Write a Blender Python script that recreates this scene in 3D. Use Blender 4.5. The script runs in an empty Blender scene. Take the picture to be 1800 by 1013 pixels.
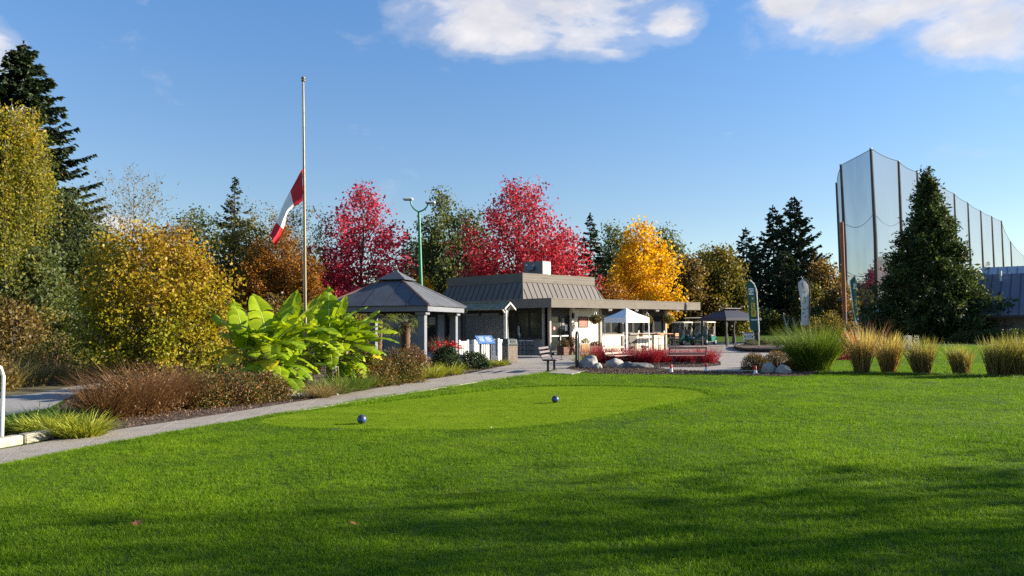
import bpy, math, random
import numpy as np
from mathutils import Vector, Matrix
rad = math.radians
SC = bpy.context.scene
COL = SC.collection

# ------------------------------------------------------------------ camera
CAMZ, FPX, W0, H0 = 1.6, 1360.0, 1800.0, 1013.0
PITCH, ROLL = math.atan(65.5 / FPX), rad(0.35)
_r, _f = Vector((1, 0, 0)), Vector((0, math.cos(PITCH), math.sin(PITCH)))
_u = Vector((0, -math.sin(PITCH), math.cos(PITCH)))
CR = _r * math.cos(ROLL) - _u * math.sin(ROLL)
CU = _u * math.cos(ROLL) + _r * math.sin(ROLL)
cam_d = bpy.data.cameras.new('camera')
cam_d.sensor_width = 36.0
cam_d.lens = 36.0 * FPX / W0
cam_d.clip_start, cam_d.clip_end = 0.05, 4000
cam = bpy.data.objects.new('camera', cam_d)
COL.objects.link(cam)
M = Matrix((CR, CU, -_f)).transposed().to_4x4()
M.translation = Vector((0, 0, CAMZ))
cam.matrix_world = M
SC.camera = cam

# ------------------------------------------------------------------ sun, sky, exposure
SUN_EL, SUN_AZ = rad(18), rad(81)          # azimuth clockwise from +Y (the view direction)
TO_SUN = Vector((math.sin(SUN_AZ) * math.cos(SUN_EL), math.cos(SUN_AZ) * math.cos(SUN_EL), math.sin(SUN_EL)))
sd = bpy.data.lights.new('sun', 'SUN')
sd.energy, sd.angle, sd.color = 5.0, rad(0.55), (1.0, 0.90, 0.74)
so = bpy.data.objects.new('sun', sd)
COL.objects.link(so)
so.rotation_euler = TO_SUN.to_track_quat('Z', 'Y').to_euler()
SKY_STRENGTH = 0.065
SC.view_settings.view_transform = 'Standard'
SC.view_settings.look = 'None'
SC.view_settings.exposure = 1.5
SC.view_settings.gamma = 1.0
SC.view_settings.use_curve_mapping = False
SC.cycles.use_denoising = False
SC.cycles.use_adaptive_sampling = False
SC.cycles.max_bounces = 6
SC.cycles.sample_clamp_indirect = 1.2
SC.cycles.caustics_reflective = False
SC.cycles.caustics_refractive = False
SC.cycles.blur_glossy = 1.0
SC.cycles.transparent_max_bounces = 24


def ray(px, py):
    return CR * ((px - W0 / 2) / FPX) - CU * ((py - H0 / 2) / FPX) + _f


def gz(x, y):
    """terrain height"""
    t = min(max((y - 62.0) / 50.0, 0.0), 1.0)
    return 0.45 * t * t * (3 - 2 * t)


def G(px, py, z=0.0):
    d = ray(px, py)
    t = (z - CAMZ) / d.z
    return Vector((d.x * t, d.y * t, z))


def P(px, py, Y):
    d = ray(px, py)
    t = Y / d.y
    return Vector((d.x * t, Y, CAMZ + d.z * t))


class NT:
    """tiny node helper"""
    def __init__(s, tree):
        s.t = tree
    def n(s, typ, **kw):
        nd = s.t.nodes.new(typ)
        for k, v in kw.items():
            setattr(nd, k, v)
        return nd
    def put(s, sock, v):
        if isinstance(v, bpy.types.NodeSocket):
            s.t.links.new(v, sock)
        else:
            sock.default_value = v
    def math(s, op, a, b=0.0, c=None, clamp=False):
        nd = s.n('ShaderNodeMath', operation=op, use_clamp=clamp)
        s.put(nd.inputs[0], a); s.put(nd.inputs[1], b)
        if c is not None:
            s.put(nd.inputs[2], c)
        return nd.outputs[0]
    def vec(s, op, a, b=(0, 0, 0), scale=None):
        nd = s.n('ShaderNodeVectorMath', operation=op)
        s.put(nd.inputs[0], a); s.put(nd.inputs[1], b)
        if scale is not None:
            s.put(nd.inputs['Scale'], scale)
        return nd.outputs['Value'] if op in ('DOT_PRODUCT', 'LENGTH', 'DISTANCE') else nd.outputs['Vector']
    def noise(s, vec, scale, detail=4, rough=0.55, dist=0.0):
        nd = s.n('ShaderNodeTexNoise')
        if vec is not None:
            s.put(nd.inputs['Vector'], vec)
        nd.inputs['Scale'].default_value = scale
        nd.inputs['Detail'].default_value = detail
        nd.inputs['Roughness'].default_value = rough
        nd.inputs['Distortion'].default_value = dist
        return nd.outputs['Fac']
    def ramp(s, fac, stops, interp='LINEAR'):
        nd = s.n('ShaderNodeValToRGB')
        nd.color_ramp.interpolation = interp
        e = nd.color_ramp.elements
        while len(e) < len(stops):
            e.new(0.5)
        for el, (p, c) in zip(e, stops):
            el.position = p
            el.color = (c, c, c, 1) if isinstance(c, (int, float)) else (c[0], c[1], c[2], 1)
        s.put(nd.inputs[0], fac)
        return nd.outputs[0]
    def mix(s, fac, a, b, typ='MIX'):
        nd = s.n('ShaderNodeMix', data_type='RGBA', blend_type=typ)
        s.put(nd.inputs[0], fac)
        for i, v in ((6, a), (7, b)):
            if not isinstance(v, bpy.types.NodeSocket) and len(v) == 3:
                v = (v[0], v[1], v[2], 1)
            s.put(nd.inputs[i], v)
        return nd.outputs[2]


def build_world():
    w = bpy.data.worlds.new('World')
    SC.world = w
    w.use_nodes = True
    t = w.node_tree
    t.nodes.clear()
    k = NT(t)
    out = k.n('ShaderNodeOutputWorld')
    bg = k.n('ShaderNodeBackground')
    sky = k.n('ShaderNodeTexSky', sky_type='NISHITA')
    sky.sun_disc = False
    sky.sun_elevation = SUN_EL
    sky.sun_rotation = SUN_AZ
    sky.altitude = 60
    sky.air_density, sky.dust_density, sky.ozone_density = 1.0, 0.0, 2.0
    d = k.vec('NORMALIZE', k.n('ShaderNodeTexCoord').outputs['Generated'])
    # clouds: anchored soft shapes broken up by fractal noise, over the whole sky
    sq = k.vec('MULTIPLY', d, (1, 1, 2.2))
    n1 = k.noise(sq, 6.0, 7, 0.60, 0.4)
    n2 = k.noise(sq, 17.0, 6, 0.62)
    nn = k.math('ADD', k.math('MULTIPLY', k.math('SUBTRACT', n1, 0.5), 4.4), k.math('MULTIPLY', k.math('SUBTRACT', n2, 0.5), 1.9))
    anchors = []
    for px, py, a, b in ((965, -15, 200, 85), (890, 40, 110, 55), (1050, 55, 95, 45), (1180, 40, 48, 34), (1640, -25, 165, 70), (1715, 50, 100, 55),
                         (1405, -4, 50, 24), (1560, 15, 90, 34), (-25, 85, 42, 50), (190, 400, 45, 24)):
        anchors.append((ray(px, py).normalized(), a / FPX, b / FPX))
    rng = random.Random(7)
    for i in range(9):                       # the same kind of clouds all round, outside the frame
        az, el = rad(55 + i * 29 + rng.uniform(-8, 8)), rad(rng.uniform(14, 42))
        anchors.append((Vector((math.sin(az) * math.cos(el), math.cos(az) * math.cos(el), math.sin(el))), rng.uniform(.12, .2), rng.uniform(.05, .08)))
    total = None
    for c, a, b in anchors:
        rt = Vector((c.y, -c.x, 0)).normalized()
        up = rt.cross(c).normalized()
        q = k.vec('SUBTRACT', d, tuple(c))
        x = k.vec('DOT_PRODUCT', q, tuple(rt / a))
        y = k.vec('DOT_PRODUCT', q, tuple(up / b))
        z = k.math('MULTIPLY', k.vec('DOT_PRODUCT', q, tuple(c)), 4.0)
        r2 = k.math('ADD', k.math('ADD', k.math('MULTIPLY', x, x), k.math('MULTIPLY', y, y)), k.math('MULTIPLY', z, z))
        m = k.math('SUBTRACT', 1.0, r2)
        total = m if total is None else k.math('SMOOTH_MAX', total, m, 0.4)
    total = k.math('MAXIMUM', total, -1.2)
    dens = k.math('ADD', total, nn)
    fac = k.ramp(k.math('MULTIPLY', k.math('ADD', dens, 0.82), 0.54), [(0.0, 0.0), (0.4, 0.22), (0.8, 0.75), (1.0, 0.92)], 'EASE')
    shade = k.noise(k.vec('ADD', sq, (0.013, 0.004, 0.05)), 9.0, 6, 0.55)
    ccol = k.ramp(shade, [(0.30, (3.6, 3.7, 4.1)), (0.5, (4.6, 4.5, 4.65)), (0.7, (5.6, 5.4, 5.3))])
    sep = k.n('ShaderNodeSeparateXYZ'); k.put(sep.inputs[0], d)
    tint = k.ramp(sep.outputs['Z'], [(0.0, (0.86, 0.86, 0.90)), (0.14, (0.80, 0.83, 0.90)), (0.42, (0.70, 0.98, 1.26))])
    grade = k.mix(1.0, sky.outputs[0], tint, 'MULTIPLY')
    col = k.mix(fac, grade, ccol)
    t.links.new(col, bg.inputs[0])
    bg.inputs[1].default_value = SKY_STRENGTH
    t.links.new(bg.outputs[0], out.inputs[0])


build_world()


# ------------------------------------------------------------------ materials
MATS = {}


def base_mat(name):
    m = bpy.data.materials.new(name)
    m.use_nodes = True
    t = m.node_tree
    t.nodes.clear()
    k = NT(t)
    out = k.n('ShaderNodeOutputMaterial')
    b = k.n('ShaderNodeBsdfPrincipled')
    t.links.new(b.outputs[0], out.inputs[0])
    MATS[name] = m
    return m, k, b, out


def pm(name, col, rough=0.7, var=0.18, scale=2.0, bump=0.0, bscale=40.0, metal=0.0, spec=0.4, stain=None, stretch=(1, 1, 1)):
    """plain painted / stone / wood surface: colour broken up by noise in object space"""
    if name in MATS:
        return MATS[name]
    m, k, b, out = base_mat(name)
    co = k.vec('MULTIPLY', k.n('ShaderNodeTexCoord').outputs['Object'], stretch)
    n1 = k.noise(co, scale, 5, 0.6)
    n2 = k.noise(co, scale * 9, 4, 0.6)
    f = k.math('ADD', k.math('MULTIPLY', n1, 0.65), k.math('MULTIPLY', n2, 0.35))
    lo = tuple(c * (1 - var * 1.6) for c in col)
    hi = tuple(min(1, c * (1 + var * 1.3)) for c in col)
    c = k.ramp(f, [(0.32, lo), (0.5, col), (0.68, hi)])
    if stain:
        ns = k.noise(co, scale * 2.7, 6, 0.65)
        c = k.mix(k.ramp(ns, [(0.52, 0.0), (0.68, stain[3] if len(stain) > 3 else 0.7)]), c, stain[:3])
    k.put(b.inputs['Base Color'], c)
    k.put(b.inputs['Roughness'], k.ramp(n2, [(0.3, max(0, rough - 0.1)), (0.7, min(1, rough + 0.1))]))
    b.inputs['Metallic'].default_value = metal
    b.inputs['Specular IOR Level'].default_value = spec
    if bump:
        bn = k.n('ShaderNodeBump')
        bn.inputs['Strength'].default_value = bump
        bn.inputs['Distance'].default_value = 0.02
        k.put(bn.inputs['Height'], k.noise(co, bscale, 4, 0.6))
        k.t.links.new(bn.outputs[0], b.inputs['Normal'])
    return m


def leafm(name, stops, trans=0.35, rough=0.5, spec=0.25, tcol=(1.25, 1.15, 0.6)):
    """leaf: colour by the per-face value lc, part of the light passes through"""
    if name in MATS:
        return MATS[name]
    m, k, b, out = base_mat(name)
    a = k.n('ShaderNodeAttribute', attribute_name='lc')
    if len(stops[0]) == 3:
        stops = [(i / (len(stops) - 1), c) for i, c in enumerate(stops)]
    c = k.ramp(a.outputs['Fac'], stops)
    k.put(b.inputs['Base Color'], c)
    b.inputs['Roughness'].default_value = rough
    b.inputs['Specular IOR Level'].default_value = spec
    tr = k.n('ShaderNodeBsdfTranslucent')
    k.put(tr.inputs[0], k.mix(1.0, c, tcol, 'MULTIPLY'))
    mx = k.n('ShaderNodeMixShader')
    mx.inputs[0].default_value = trans
    k.t.links.new(b.outputs[0], mx.inputs[1])
    k.t.links.new(tr.outputs[0], mx.inputs[2])
    k.t.links.new(mx.outputs[0], out.inputs[0])
    return m


def glassm(name, tint=(0.02, 0.024, 0.026), alpha=0.0, rough=0.04):
    if name in MATS:
        return MATS[name]
    m, k, b, out = base_mat(name)
    k.put(b.inputs['Base Color'], (*tint, 1))
    co = k.n('ShaderNodeTexCoord').outputs['Object']
    k.put(b.inputs['Roughness'], k.ramp(k.noise(co, 3.0), [(0.3, rough), (0.7, rough * 2.5)]))
    b.inputs['Specular IOR Level'].default_value = 0.5
    if alpha:
        tr = k.n('ShaderNodeBsdfTransparent')
        tr.inputs[0].default_value = (0.86, 0.9, 0.88, 1)
        mx = k.n('ShaderNodeMixShader')
        mx.inputs[0].default_value = alpha
        k.t.links.new(b.outputs[0], mx.inputs[1])
        k.t.links.new(tr.outputs[0], mx.inputs[2])
        k.t.links.new(mx.outputs[0], out.inputs[0])
    return m


# ------------------------------------------------------------------ objects
def tag(o, label=None, cat=None, group=None, kind=None):
    if label: o['label'] = label
    if cat: o['category'] = cat
    if group: o['group'] = group
    if kind: o['kind'] = kind
    return o


def thing(name, label, cat, loc=(0, 0, 0), rotz=0.0, group=None):
    o = bpy.data.objects.new(name, None)
    o.empty_display_size = 0.2
    COL.objects.link(o)
    o.location = loc
    o.rotation_euler = (0, 0, rotz)
    return tag(o, label, cat, group)


def link(name, me, mat, parent=None, loc=(0, 0, 0), rot=(0, 0, 0), scale=None):
    if mat is not None and not me.materials:
        me.materials.append(mat)
    o = bpy.data.objects.new(name, me)
    COL.objects.link(o)
    o.parent = parent
    o.location = loc
    o.rotation_euler = rot
    if scale is not None:
        o.scale = scale if hasattr(scale, '__len__') else (scale,) * 3
    return o


def copy_tree(src, parent=None, **kw):
    c = src.copy()
    COL.objects.link(c)
    c.parent = parent
    for ch in list(src.children):
        copy_tree(ch, c)
    return c


class MB:
    """collects simple solids into one mesh"""
    def __init__(s):
        s.v, s.f = [], []
    def add(s, vs, fs):
        o = len(s.v)
        s.v += [tuple(v) for v in vs]
        s.f += [tuple(i + o for i in f) for f in fs]
        return s
    def box(s, x0, x1, y0, y1, z0, z1):
        vs = [(x, y, z) for z in (z0, z1) for y in (y0, y1) for x in (x0, x1)]
        return s.add(vs, [(0, 2, 3, 1), (4, 5, 7, 6), (0, 1, 5, 4), (2, 6, 7, 3), (0, 4, 6, 2), (1, 3, 7, 5)])
    def cbox(s, c, size, rotz=0.0, bev=0.0):
        """box round a centre, optionally with chamfered vertical and top edges"""
        hx, hy, hz = (q / 2 for q in size)
        ca, sa = math.cos(rotz), math.sin(rotz)
        rings = []
        b = min(bev, hx * .9, hy * .9, hz * .9)
        if b > 0:
            levels = ((-hz, b), (-hz + b, 0), (hz - b, 0), (hz, b))
        else:
            levels = ((-hz, 0), (hz, 0))
        for z, i in levels:
            x, y = hx - i, hy - i
            if b > 0:
                rings.append([(-x + b, -y), (x - b, -y), (x, -y + b), (x, y - b), (x - b, y), (-x + b, y), (-x, y - b), (-x, -y + b)])
            else:
                rings.append([(-x, -y), (x, -y), (x, y), (-x, y)])
            rings[-1] = [(c[0] + p * ca - q * sa, c[1] + p * sa + q * ca, c[2] + z) for p, q in rings[-1]]
        return s.loft(rings)
    def loft(s, rings, caps=True, closed=True):
        n = len(rings[0])
        fs = []
        for i in range(len(rings) - 1):
            for j in range(n if closed else n - 1):
                a, b = i * n + j, i * n + (j + 1) % n
                fs.append((a, b, b + n, a + n))
        if caps:
            fs.append(tuple(range(n - 1, -1, -1)))
            fs.append(tuple((len(rings) - 1) * n + j for j in range(n)))
        return s.add([p for r in rings for p in r], fs)
    def tube(s, pts, radii, n=8, caps=True):
        pts = [Vector(p) for p in pts]
        if not hasattr(radii, '__len__'):
            radii = [radii] * len(pts)
        rings = []
        ref = None
        for i, p in enumerate(pts):
            d = (pts[min(i + 1, len(pts) - 1)] - pts[max(i - 1, 0)])
            d = d.normalized() if d.length > 1e-9 else Vector((0, 0, 1))
            if ref is None:
                ref = Vector((1, 0, 0)) if abs(d.x) < 0.9 else Vector((0, 1, 0))
            a = (ref - d * ref.dot(d)).normalized()
            b = d.cross(a)
            ref = a
            r = radii[i]
            rings.append([tuple(p + a * (r * math.cos(2 * math.pi * j / n)) + b * (r * math.sin(2 * math.pi * j / n))) for j in range(n)])
        return s.loft(rings, caps)
    def lathe(s, prof, c=(0, 0, 0), n=16):
        rings = [[(c[0] + r * math.cos(2 * math.pi * j / n), c[1] + r * math.sin(2 * math.pi * j / n), c[2] + z) for j in range(n)] for r, z in prof]
        return s.loft(rings)
    def prism(s, poly, z0, z1):
        n = len(poly)
        return s.loft([[(p[0], p[1], z0) for p in poly], [(p[0], p[1], z1) for p in poly]])
    def slab(s, poly, off):
        """polygon in space given thickness by the vector off"""
        off = Vector(off)
        return s.loft([[tuple(Vector(p)) for p in poly], [tuple(Vector(p) + off) for p in poly]])
    def mesh(s, name, smooth=False):
        me = bpy.data.meshes.new(name)
        me.from_pydata(s.v, [], s.f)
        me.update()
        if smooth:
            me.polygons.foreach_set('use_smooth', [True] * len(me.polygons))
            me.set_sharp_from_angle(angle=rad(42))
        return me
    def build(s, name, mat, parent=None, smooth=False, **kw):
        import bmesh
        me = s.mesh(name, smooth)
        bm = bmesh.new(); bm.from_mesh(me)
        bmesh.ops.recalc_face_normals(bm, faces=bm.faces)
        bm.to_mesh(me); bm.free()
        return link(name, me, mat, parent, **kw)


def npmesh(name, V, F, lc=None, smooth=False):
    """mesh from numpy arrays: V (n,3), F (m,k)"""
    me = bpy.data.meshes.new(name)
    V = np.asarray(V, np.float32); F = np.asarray(F, np.int32)
    m, kk = F.shape
    me.vertices.add(len(V)); me.vertices.foreach_set('co', V.ravel())
    me.loops.add(m * kk); me.loops.foreach_set('vertex_index', F.ravel())
    me.polygons.add(m)
    me.polygons.foreach_set('loop_start', np.arange(0, m * kk, kk, dtype=np.int32))
    me.polygons.foreach_set('loop_total', np.full(m, kk, np.int32))
    if smooth:
        me.polygons.foreach_set('use_smooth', np.ones(m, bool))
    if lc is not None:
        at = me.attributes.new('lc', 'FLOAT', 'FACE')
        at.data.foreach_set('value', np.clip(np.asarray(lc, np.float32), 0, 1))
    me.update(calc_edges=True)
    return me


def unit(a):
    return a / np.maximum(np.linalg.norm(a, axis=-1, keepdims=True), 1e-9)


def leaf_arrays(rng, pts, size, lc, aspect=0.6, axis=None, spread=1.0, flat=0.0):
    """kite-shaped leaves; axis: preferred direction of each leaf"""
    n = len(pts)
    a = rng.normal(size=(n, 3)) * spread
    if axis is not None:
        a = a + axis
    a = unit(a)
    r = rng.normal(size=(n, 3))
    if flat:
        r = r * (1 - flat) + np.array([0, 0, 1.0]) * flat * 2
        s = unit(np.cross(r, a))
    else:
        s = unit(np.cross(a, r))
    nn = np.cross(a, s)
    L = (np.asarray(size) * rng.uniform(0.65, 1.3, n))[:, None]
    Wd = L * aspect
    V = np.stack([pts - a * L * .5, pts + s * Wd * .5 - nn * Wd * .12 + a * L * .05, pts + a * L * .5, pts - s * Wd * .5 - nn * Wd * .12 + a * L * .05], 1).reshape(-1, 3)
    F = np.arange(4 * n).reshape(n, 4)
    return V, F, lc


def blades_arrays(rng, base, direc, length, width, bend, K=4, lc=None, droop=None):
    """grass-like strips; direc: initial unit direction, bend: horizontal lean gained along the blade"""
    n = len(base)
    length = np.broadcast_to(length, (n,)); width = np.broadcast_to(width, (n,)); bend = np.broadcast_to(bend, (n,))
    h = direc.copy(); h[:, 2] = 0
    h = unit(h + rng.normal(size=(n, 3)) * [0.05, 0.05, 0])
    tw = rng.uniform(0, math.pi, n)
    side = np.stack([np.cos(tw), np.sin(tw), np.zeros(n)], 1)
    Vs = []
    for i in range(K):
        t = i / (K - 1)
        p = base + direc * (length * t)[:, None] + h * (bend * length * t * t)[:, None]
        p = p - np.array([0, 0, 1.0]) * (np.abs(bend) * length * t ** 2.4 * 0.62)[:, None]
        w = (width * (1 - t ** 1.8 * 0.93) * (0.55 + 0.45 * min(1, t * 4)))[:, None] * 0.5
        Vs += [p - side * w, p + side * w]
    V = np.stack(Vs, 1).reshape(-1, 3)
    idx = np.arange(n)[:, None] * (2 * K)
    F = np.concatenate([idx + np.array([[2 * i, 2 * i + 1, 2 * i + 3, 2 * i + 2]]) for i in range(K - 1)], 0)
    lc = rng.uniform(0, 1, n) if lc is None else lc
    return V, F, np.tile(lc, K - 1)


def join_arrays(parts):
    Vs, Fs, Ls, o = [], [], [], 0
    for V, F, L in parts:
        Vs.append(V); Fs.append(F + o); Ls.append(L); o += len(V)
    return np.concatenate(Vs), np.concatenate(Fs), np.concatenate(Ls)

# ================================================================== the setting
def poly_px(pts, z=0.0):
    return [tuple(G(px, py, 0.0)[:2]) for px, py in pts]


def smooth_poly(pts, it=2):
    for _ in range(it):
        q = []
        for i in range(len(pts)):
            a, b = pts[i], pts[(i + 1) % len(pts)]
            q += [(a[0] * .75 + b[0] * .25, a[1] * .75 + b[1] * .25), (a[0] * .25 + b[0] * .75, a[1] * .25 + b[1] * .75)]
        pts = q
    return pts


def inside(poly, X, Y):
    r = np.zeros(len(X), bool)
    n = len(poly)
    for i in range(n):
        x0, y0 = poly[i]; x1, y1 = poly[(i + 1) % n]
        if y0 == y1:
            continue
        c = ((y0 > Y) != (y1 > Y)) & (X < (x1 - x0) * (Y - y0) / (y1 - y0) + x0)
        r ^= c
    return r


def sheet(name, poly, z, mat, depth=0.0, kind='structure'):
    m = MB()
    if depth:
        m.prism(poly, z - depth, z)
    else:
        m.add([(x, y, z) for x, y in poly], [tuple(range(len(poly)))])
    o = m.build(name, mat)
    if not depth and o.data.polygons[0].normal.z < 0:
        o.data.flip_normals()
    return tag(o, kind=kind)


# ---- lawn colours, in world space so that ground and blades agree
def lawn_colour(k, dark=1.0):
    pos = k.n('ShaderNodeNewGeometry').outputs['Position']
    big = k.noise(pos, 0.35, 4, 0.6)
    mid = k.noise(pos, 1.6, 4, 0.6)
    c = k.ramp(big, [(0.3, (0.082 * dark, 0.165 * dark, 0.003 * dark)), (0.5, (0.132 * dark, 0.242 * dark, 0.006 * dark)), (0.7, (0.215 * dark, 0.325 * dark, 0.008 * dark))])
    dry = k.noise(pos, 0.9, 5, 0.65)
    c = k.mix(k.ramp(dry, [(0.58, 0.0), (0.72, 0.45)]), c, (0.21 * dark, 0.22 * dark, 0.03 * dark))
    return k.mix(k.ramp(mid, [(0.42, 0.0), (0.70, 0.85)]), c, (0.045 * dark, 0.120 * dark, 0.004 * dark))


def make_lawn_materials():
    m, k, b, out = base_mat('lawn_soil')
    c = lawn_colour(k, 0.5)
    pos = k.n('ShaderNodeNewGeometry').outputs['Position']
    fine = k.noise(pos, 26.0, 3, 0.7)
    c = k.mix(k.ramp(fine, [(0.4, 0.0), (0.65, 0.6)]), c, (0.028, 0.055, 0.010))
    k.put(b.inputs['Base Color'], c)
    b.inputs['Roughness'].default_value = 0.9
    b.inputs['Specular IOR Level'].default_value = 0.1
    bn = k.n('ShaderNodeBump'); bn.inputs['Strength'].default_value = 0.9; bn.inputs['Distance'].default_value = 0.04
    k.put(bn.inputs['Height'], k.noise(pos, 34.0, 4, 0.7)); k.t.links.new(bn.outputs[0], b.inputs['Normal'])
    m, k, b, out = base_mat('tee_turf')
    pos = k.n('ShaderNodeNewGeometry').outputs['Position']
    streak = k.noise(k.vec('MULTIPLY', pos, (0.35, 1.3, 1)), 1.7, 4, 0.6)
    c = k.ramp(streak, [(0.3, (0.13, 0.20, 0.010)), (0.55, (0.185, 0.262, 0.014)), (0.75, (0.25, 0.31, 0.026))])
    div = k.noise(k.vec('MULTIPLY', pos, (0.8, 1.6, 1)), 2.3, 6, 0.72)
    c = k.mix(k.ramp(div, [(0.66, 0.0), (0.74, 0.55)]), c, (0.15, 0.15, 0.085))
    fine = k.noise(pos, 70.0, 3, 0.7)
    c = k.mix(k.ramp(fine, [(0.4, 0.0), (0.7, 0.7)]), c, (0.06, 0.110, 0.012))
    k.put(b.inputs['Base Color'], c)
    b.inputs['Roughness'].default_value = 0.85
    b.inputs['Specular IOR Level'].default_value = 0.0
    bn = k.n('ShaderNodeBump'); bn.inputs['Strength'].default_value = 0.8; bn.inputs['Distance'].default_value = 0.015
    k.put(bn.inputs['Height'], k.noise(pos, 90.0, 3, 0.7)); k.t.links.new(bn.outputs[0], b.inputs['Normal'])
    m, k, b, out = base_mat('grass_blade')
    c = lawn_colour(k, 1.0)
    rnd = k.n('ShaderNodeObjectInfo').outputs['Random']
    a = k.n('ShaderNodeAttribute', attribute_name='lc').outputs['Fac']
    c = k.mix(k.ramp(a, [(0.0, 0.55), (0.45, 0.0)]), c, (0.030, 0.075, 0.005))
    c = k.mix(k.ramp(a, [(0.5, 0.0), (1.0, 0.75)]), c, (0.26, 0.39, 0.03))
    c = k.mix(k.ramp(rnd, [(0.86, 0.0), (1.0, 0.5)]), c, (0.21, 0.19, 0.07))
    k.put(b.inputs['Base Color'], c)
    b.inputs['Roughness'].default_value = 0.5
    b.inputs['Specular IOR Level'].default_value = 0.08
    tr = k.n('ShaderNodeBsdfTranslucent'); k.put(tr.inputs[0], k.mix(1.0, c, (1.2, 1.3, 0.6), 'MULTIPLY'))
    mx = k.n('ShaderNodeMixShader'); mx.inputs[0].default_value = 0.4
    k.t.links.new(b.outputs[0], mx.inputs[1]); k.t.links.new(tr.outputs[0], mx.inputs[2]); k.t.links.new(mx.outputs[0], out.inputs[0])


make_lawn_materials()
CONC = pm('concrete', (0.29, 0.255, 0.215), 0.85, 0.10, 0.9, 0.5, 60, stain=(0.17, 0.155, 0.13, 0.6))
KERB = pm('kerb_concrete', (0.40, 0.37, 0.29), 0.9, 0.18, 3.0, 0.6, 40, stain=(0.17, 0.17, 0.10, 0.7))
ASPH = pm('plaza_asphalt', (0.28, 0.25, 0.22), 0.9, 0.08, 0.5, 0.5, 80, stain=(0.16, 0.15, 0.14, 0.4))
SIDE = pm('side_path', (0.25, 0.24, 0.23), 0.9, 0.12, 0.8, 0.4, 70)
MULCH = pm('mulch', (0.075, 0.046, 0.034), 0.95, 0.5, 6.0, 1.0, 45, stain=(0.15, 0.10, 0.075, 0.8))
MEADOW = pm('meadow_soil', (0.115, 0.095, 0.045), 0.95, 0.5, 0.8, 1.0, 25, stain=(0.07, 0.10, 0.03, 0.8))

# ground: one polar sheet out to the horizon, gently rising behind the plaza
def build_ground():
    radii = [0, 2, 4, 6, 9, 12, 16, 20, 25, 31, 38, 46, 55, 62, 68, 75, 83, 92, 102, 114, 130, 160, 220, 350, 700, 1500, 3000]
    n = 96
    V = [(0, 0, 0)]
    for r in radii[1:]:
        for j in range(n):
            x, y = r * math.sin(2 * math.pi * j / n), r * math.cos(2 * math.pi * j / n)
            V.append((x, y, gz(x, y)))
    F = [(0, 1 + (j + 1) % n, 1 + j) for j in range(n)]
    for i in range(len(radii) - 2):
        for j in range(n):
            a, b = 1 + i * n + j, 1 + i * n + (j + 1) % n
            F.append((a, b, b + n, a + n))
    m = MB().add(V, F)
    o = m.build('ground', MATS['lawn_soil'], None, True)
    if o.data.polygons[200].normal.z < 0:
        o.data.flip_normals()
    tag(o, kind='structure')


build_ground()
PU = [(-420, 862), (0, 792), (33, 786), (88, 775), (200, 757), (330, 738), (450, 719), (582, 697), (641, 687), (725, 672), (807, 660), (902, 641), (915, 636)]
PL = [(-420, 900), (13, 814), (200, 777), (450, 734), (538, 719), (720, 690), (880, 665), (947, 656), (985, 650)]
path_poly = poly_px(PU) + poly_px(PL)[::-1]
# concrete slabs laid end to end, hairline joints between them
def path_line(pts):
    w = [Vector(p).to_2d() for p in poly_px(pts)]
    return w


def resample(w, n):
    d = [0]
    for a, b in zip(w, w[1:]):
        d.append(d[-1] + (b - a).length)
    out = []
    for i in range(n + 1):
        s = d[-1] * i / n
        for j in range(len(w) - 1):
            if s <= d[j + 1] + 1e-6:
                t = (s - d[j]) / (d[j + 1] - d[j])
                out.append(w[j].lerp(w[j + 1], t)); break
    return out


NSL = 19
ru, rl = resample(path_line(PU), NSL), resample(path_line(PL), NSL)
bed_sheet = sheet('path', path_poly, 0.004, KERB)
bed_sheet['label'] = 'pale concrete footpath running diagonally past the flower bed'
for i in range(NSL):
    a0, a1, b0, b1 = ru[i], ru[i + 1], rl[i], rl[i + 1]
    g = 0.007
    q = [a0.lerp(a1, g), a0.lerp(a1, 1 - g), b0.lerp(b1, 1 - g), b0.lerp(b1, g)]
    m = MB().prism([(p.x, p.y) for p in q], -0.06, 0.009)
    m.build('concrete_slab', CONC, bed_sheet)
# pale edging strip between path and lawn (from the flagpole on), and the loose kerb at the bed corner
el = resample(path_line([(500, 726), (538, 719), (720, 690), (880, 665), (947, 656)]), 9)
edge = bpy.data.objects.new('path_edging', None); COL.objects.link(edge); tag(edge, kind='structure')
for i in range(9):
    a, b = el[i], el[i + 1]
    d = (b - a).normalized(); nrm = Vector((d.y, -d.x))
    q = [a.lerp(b, .006) + nrm * .01, a.lerp(b, .994) + nrm * .01, a.lerp(b, .994) + nrm * .15, a.lerp(b, .006) + nrm * .15]
    MB().prism([(p.x, p.y) for p in q], -0.06, 0.014 + 0.003 * (i % 3)).build('edging_block', KERB, edge)
kerb = bpy.data.objects.new('kerb', None); COL.objects.link(kerb); tag(kerb, kind='structure')
for a, b in (((-70, 800), (31, 782)), ((34, 781.5), (86, 772))):
    A, B = G(*a), G(*b)
    d = (B - A); L = d.length
    m = MB().cbox((0, 0, 0.06), (L, 0.17, 0.14), 0, 0.02)
    m.build('kerb_stone', KERB, kerb, loc=((A + B) / 2 + Vector((-0.02, 0.06, 0))), rot=(0, 0, math.atan2(d.y, d.x)))

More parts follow.
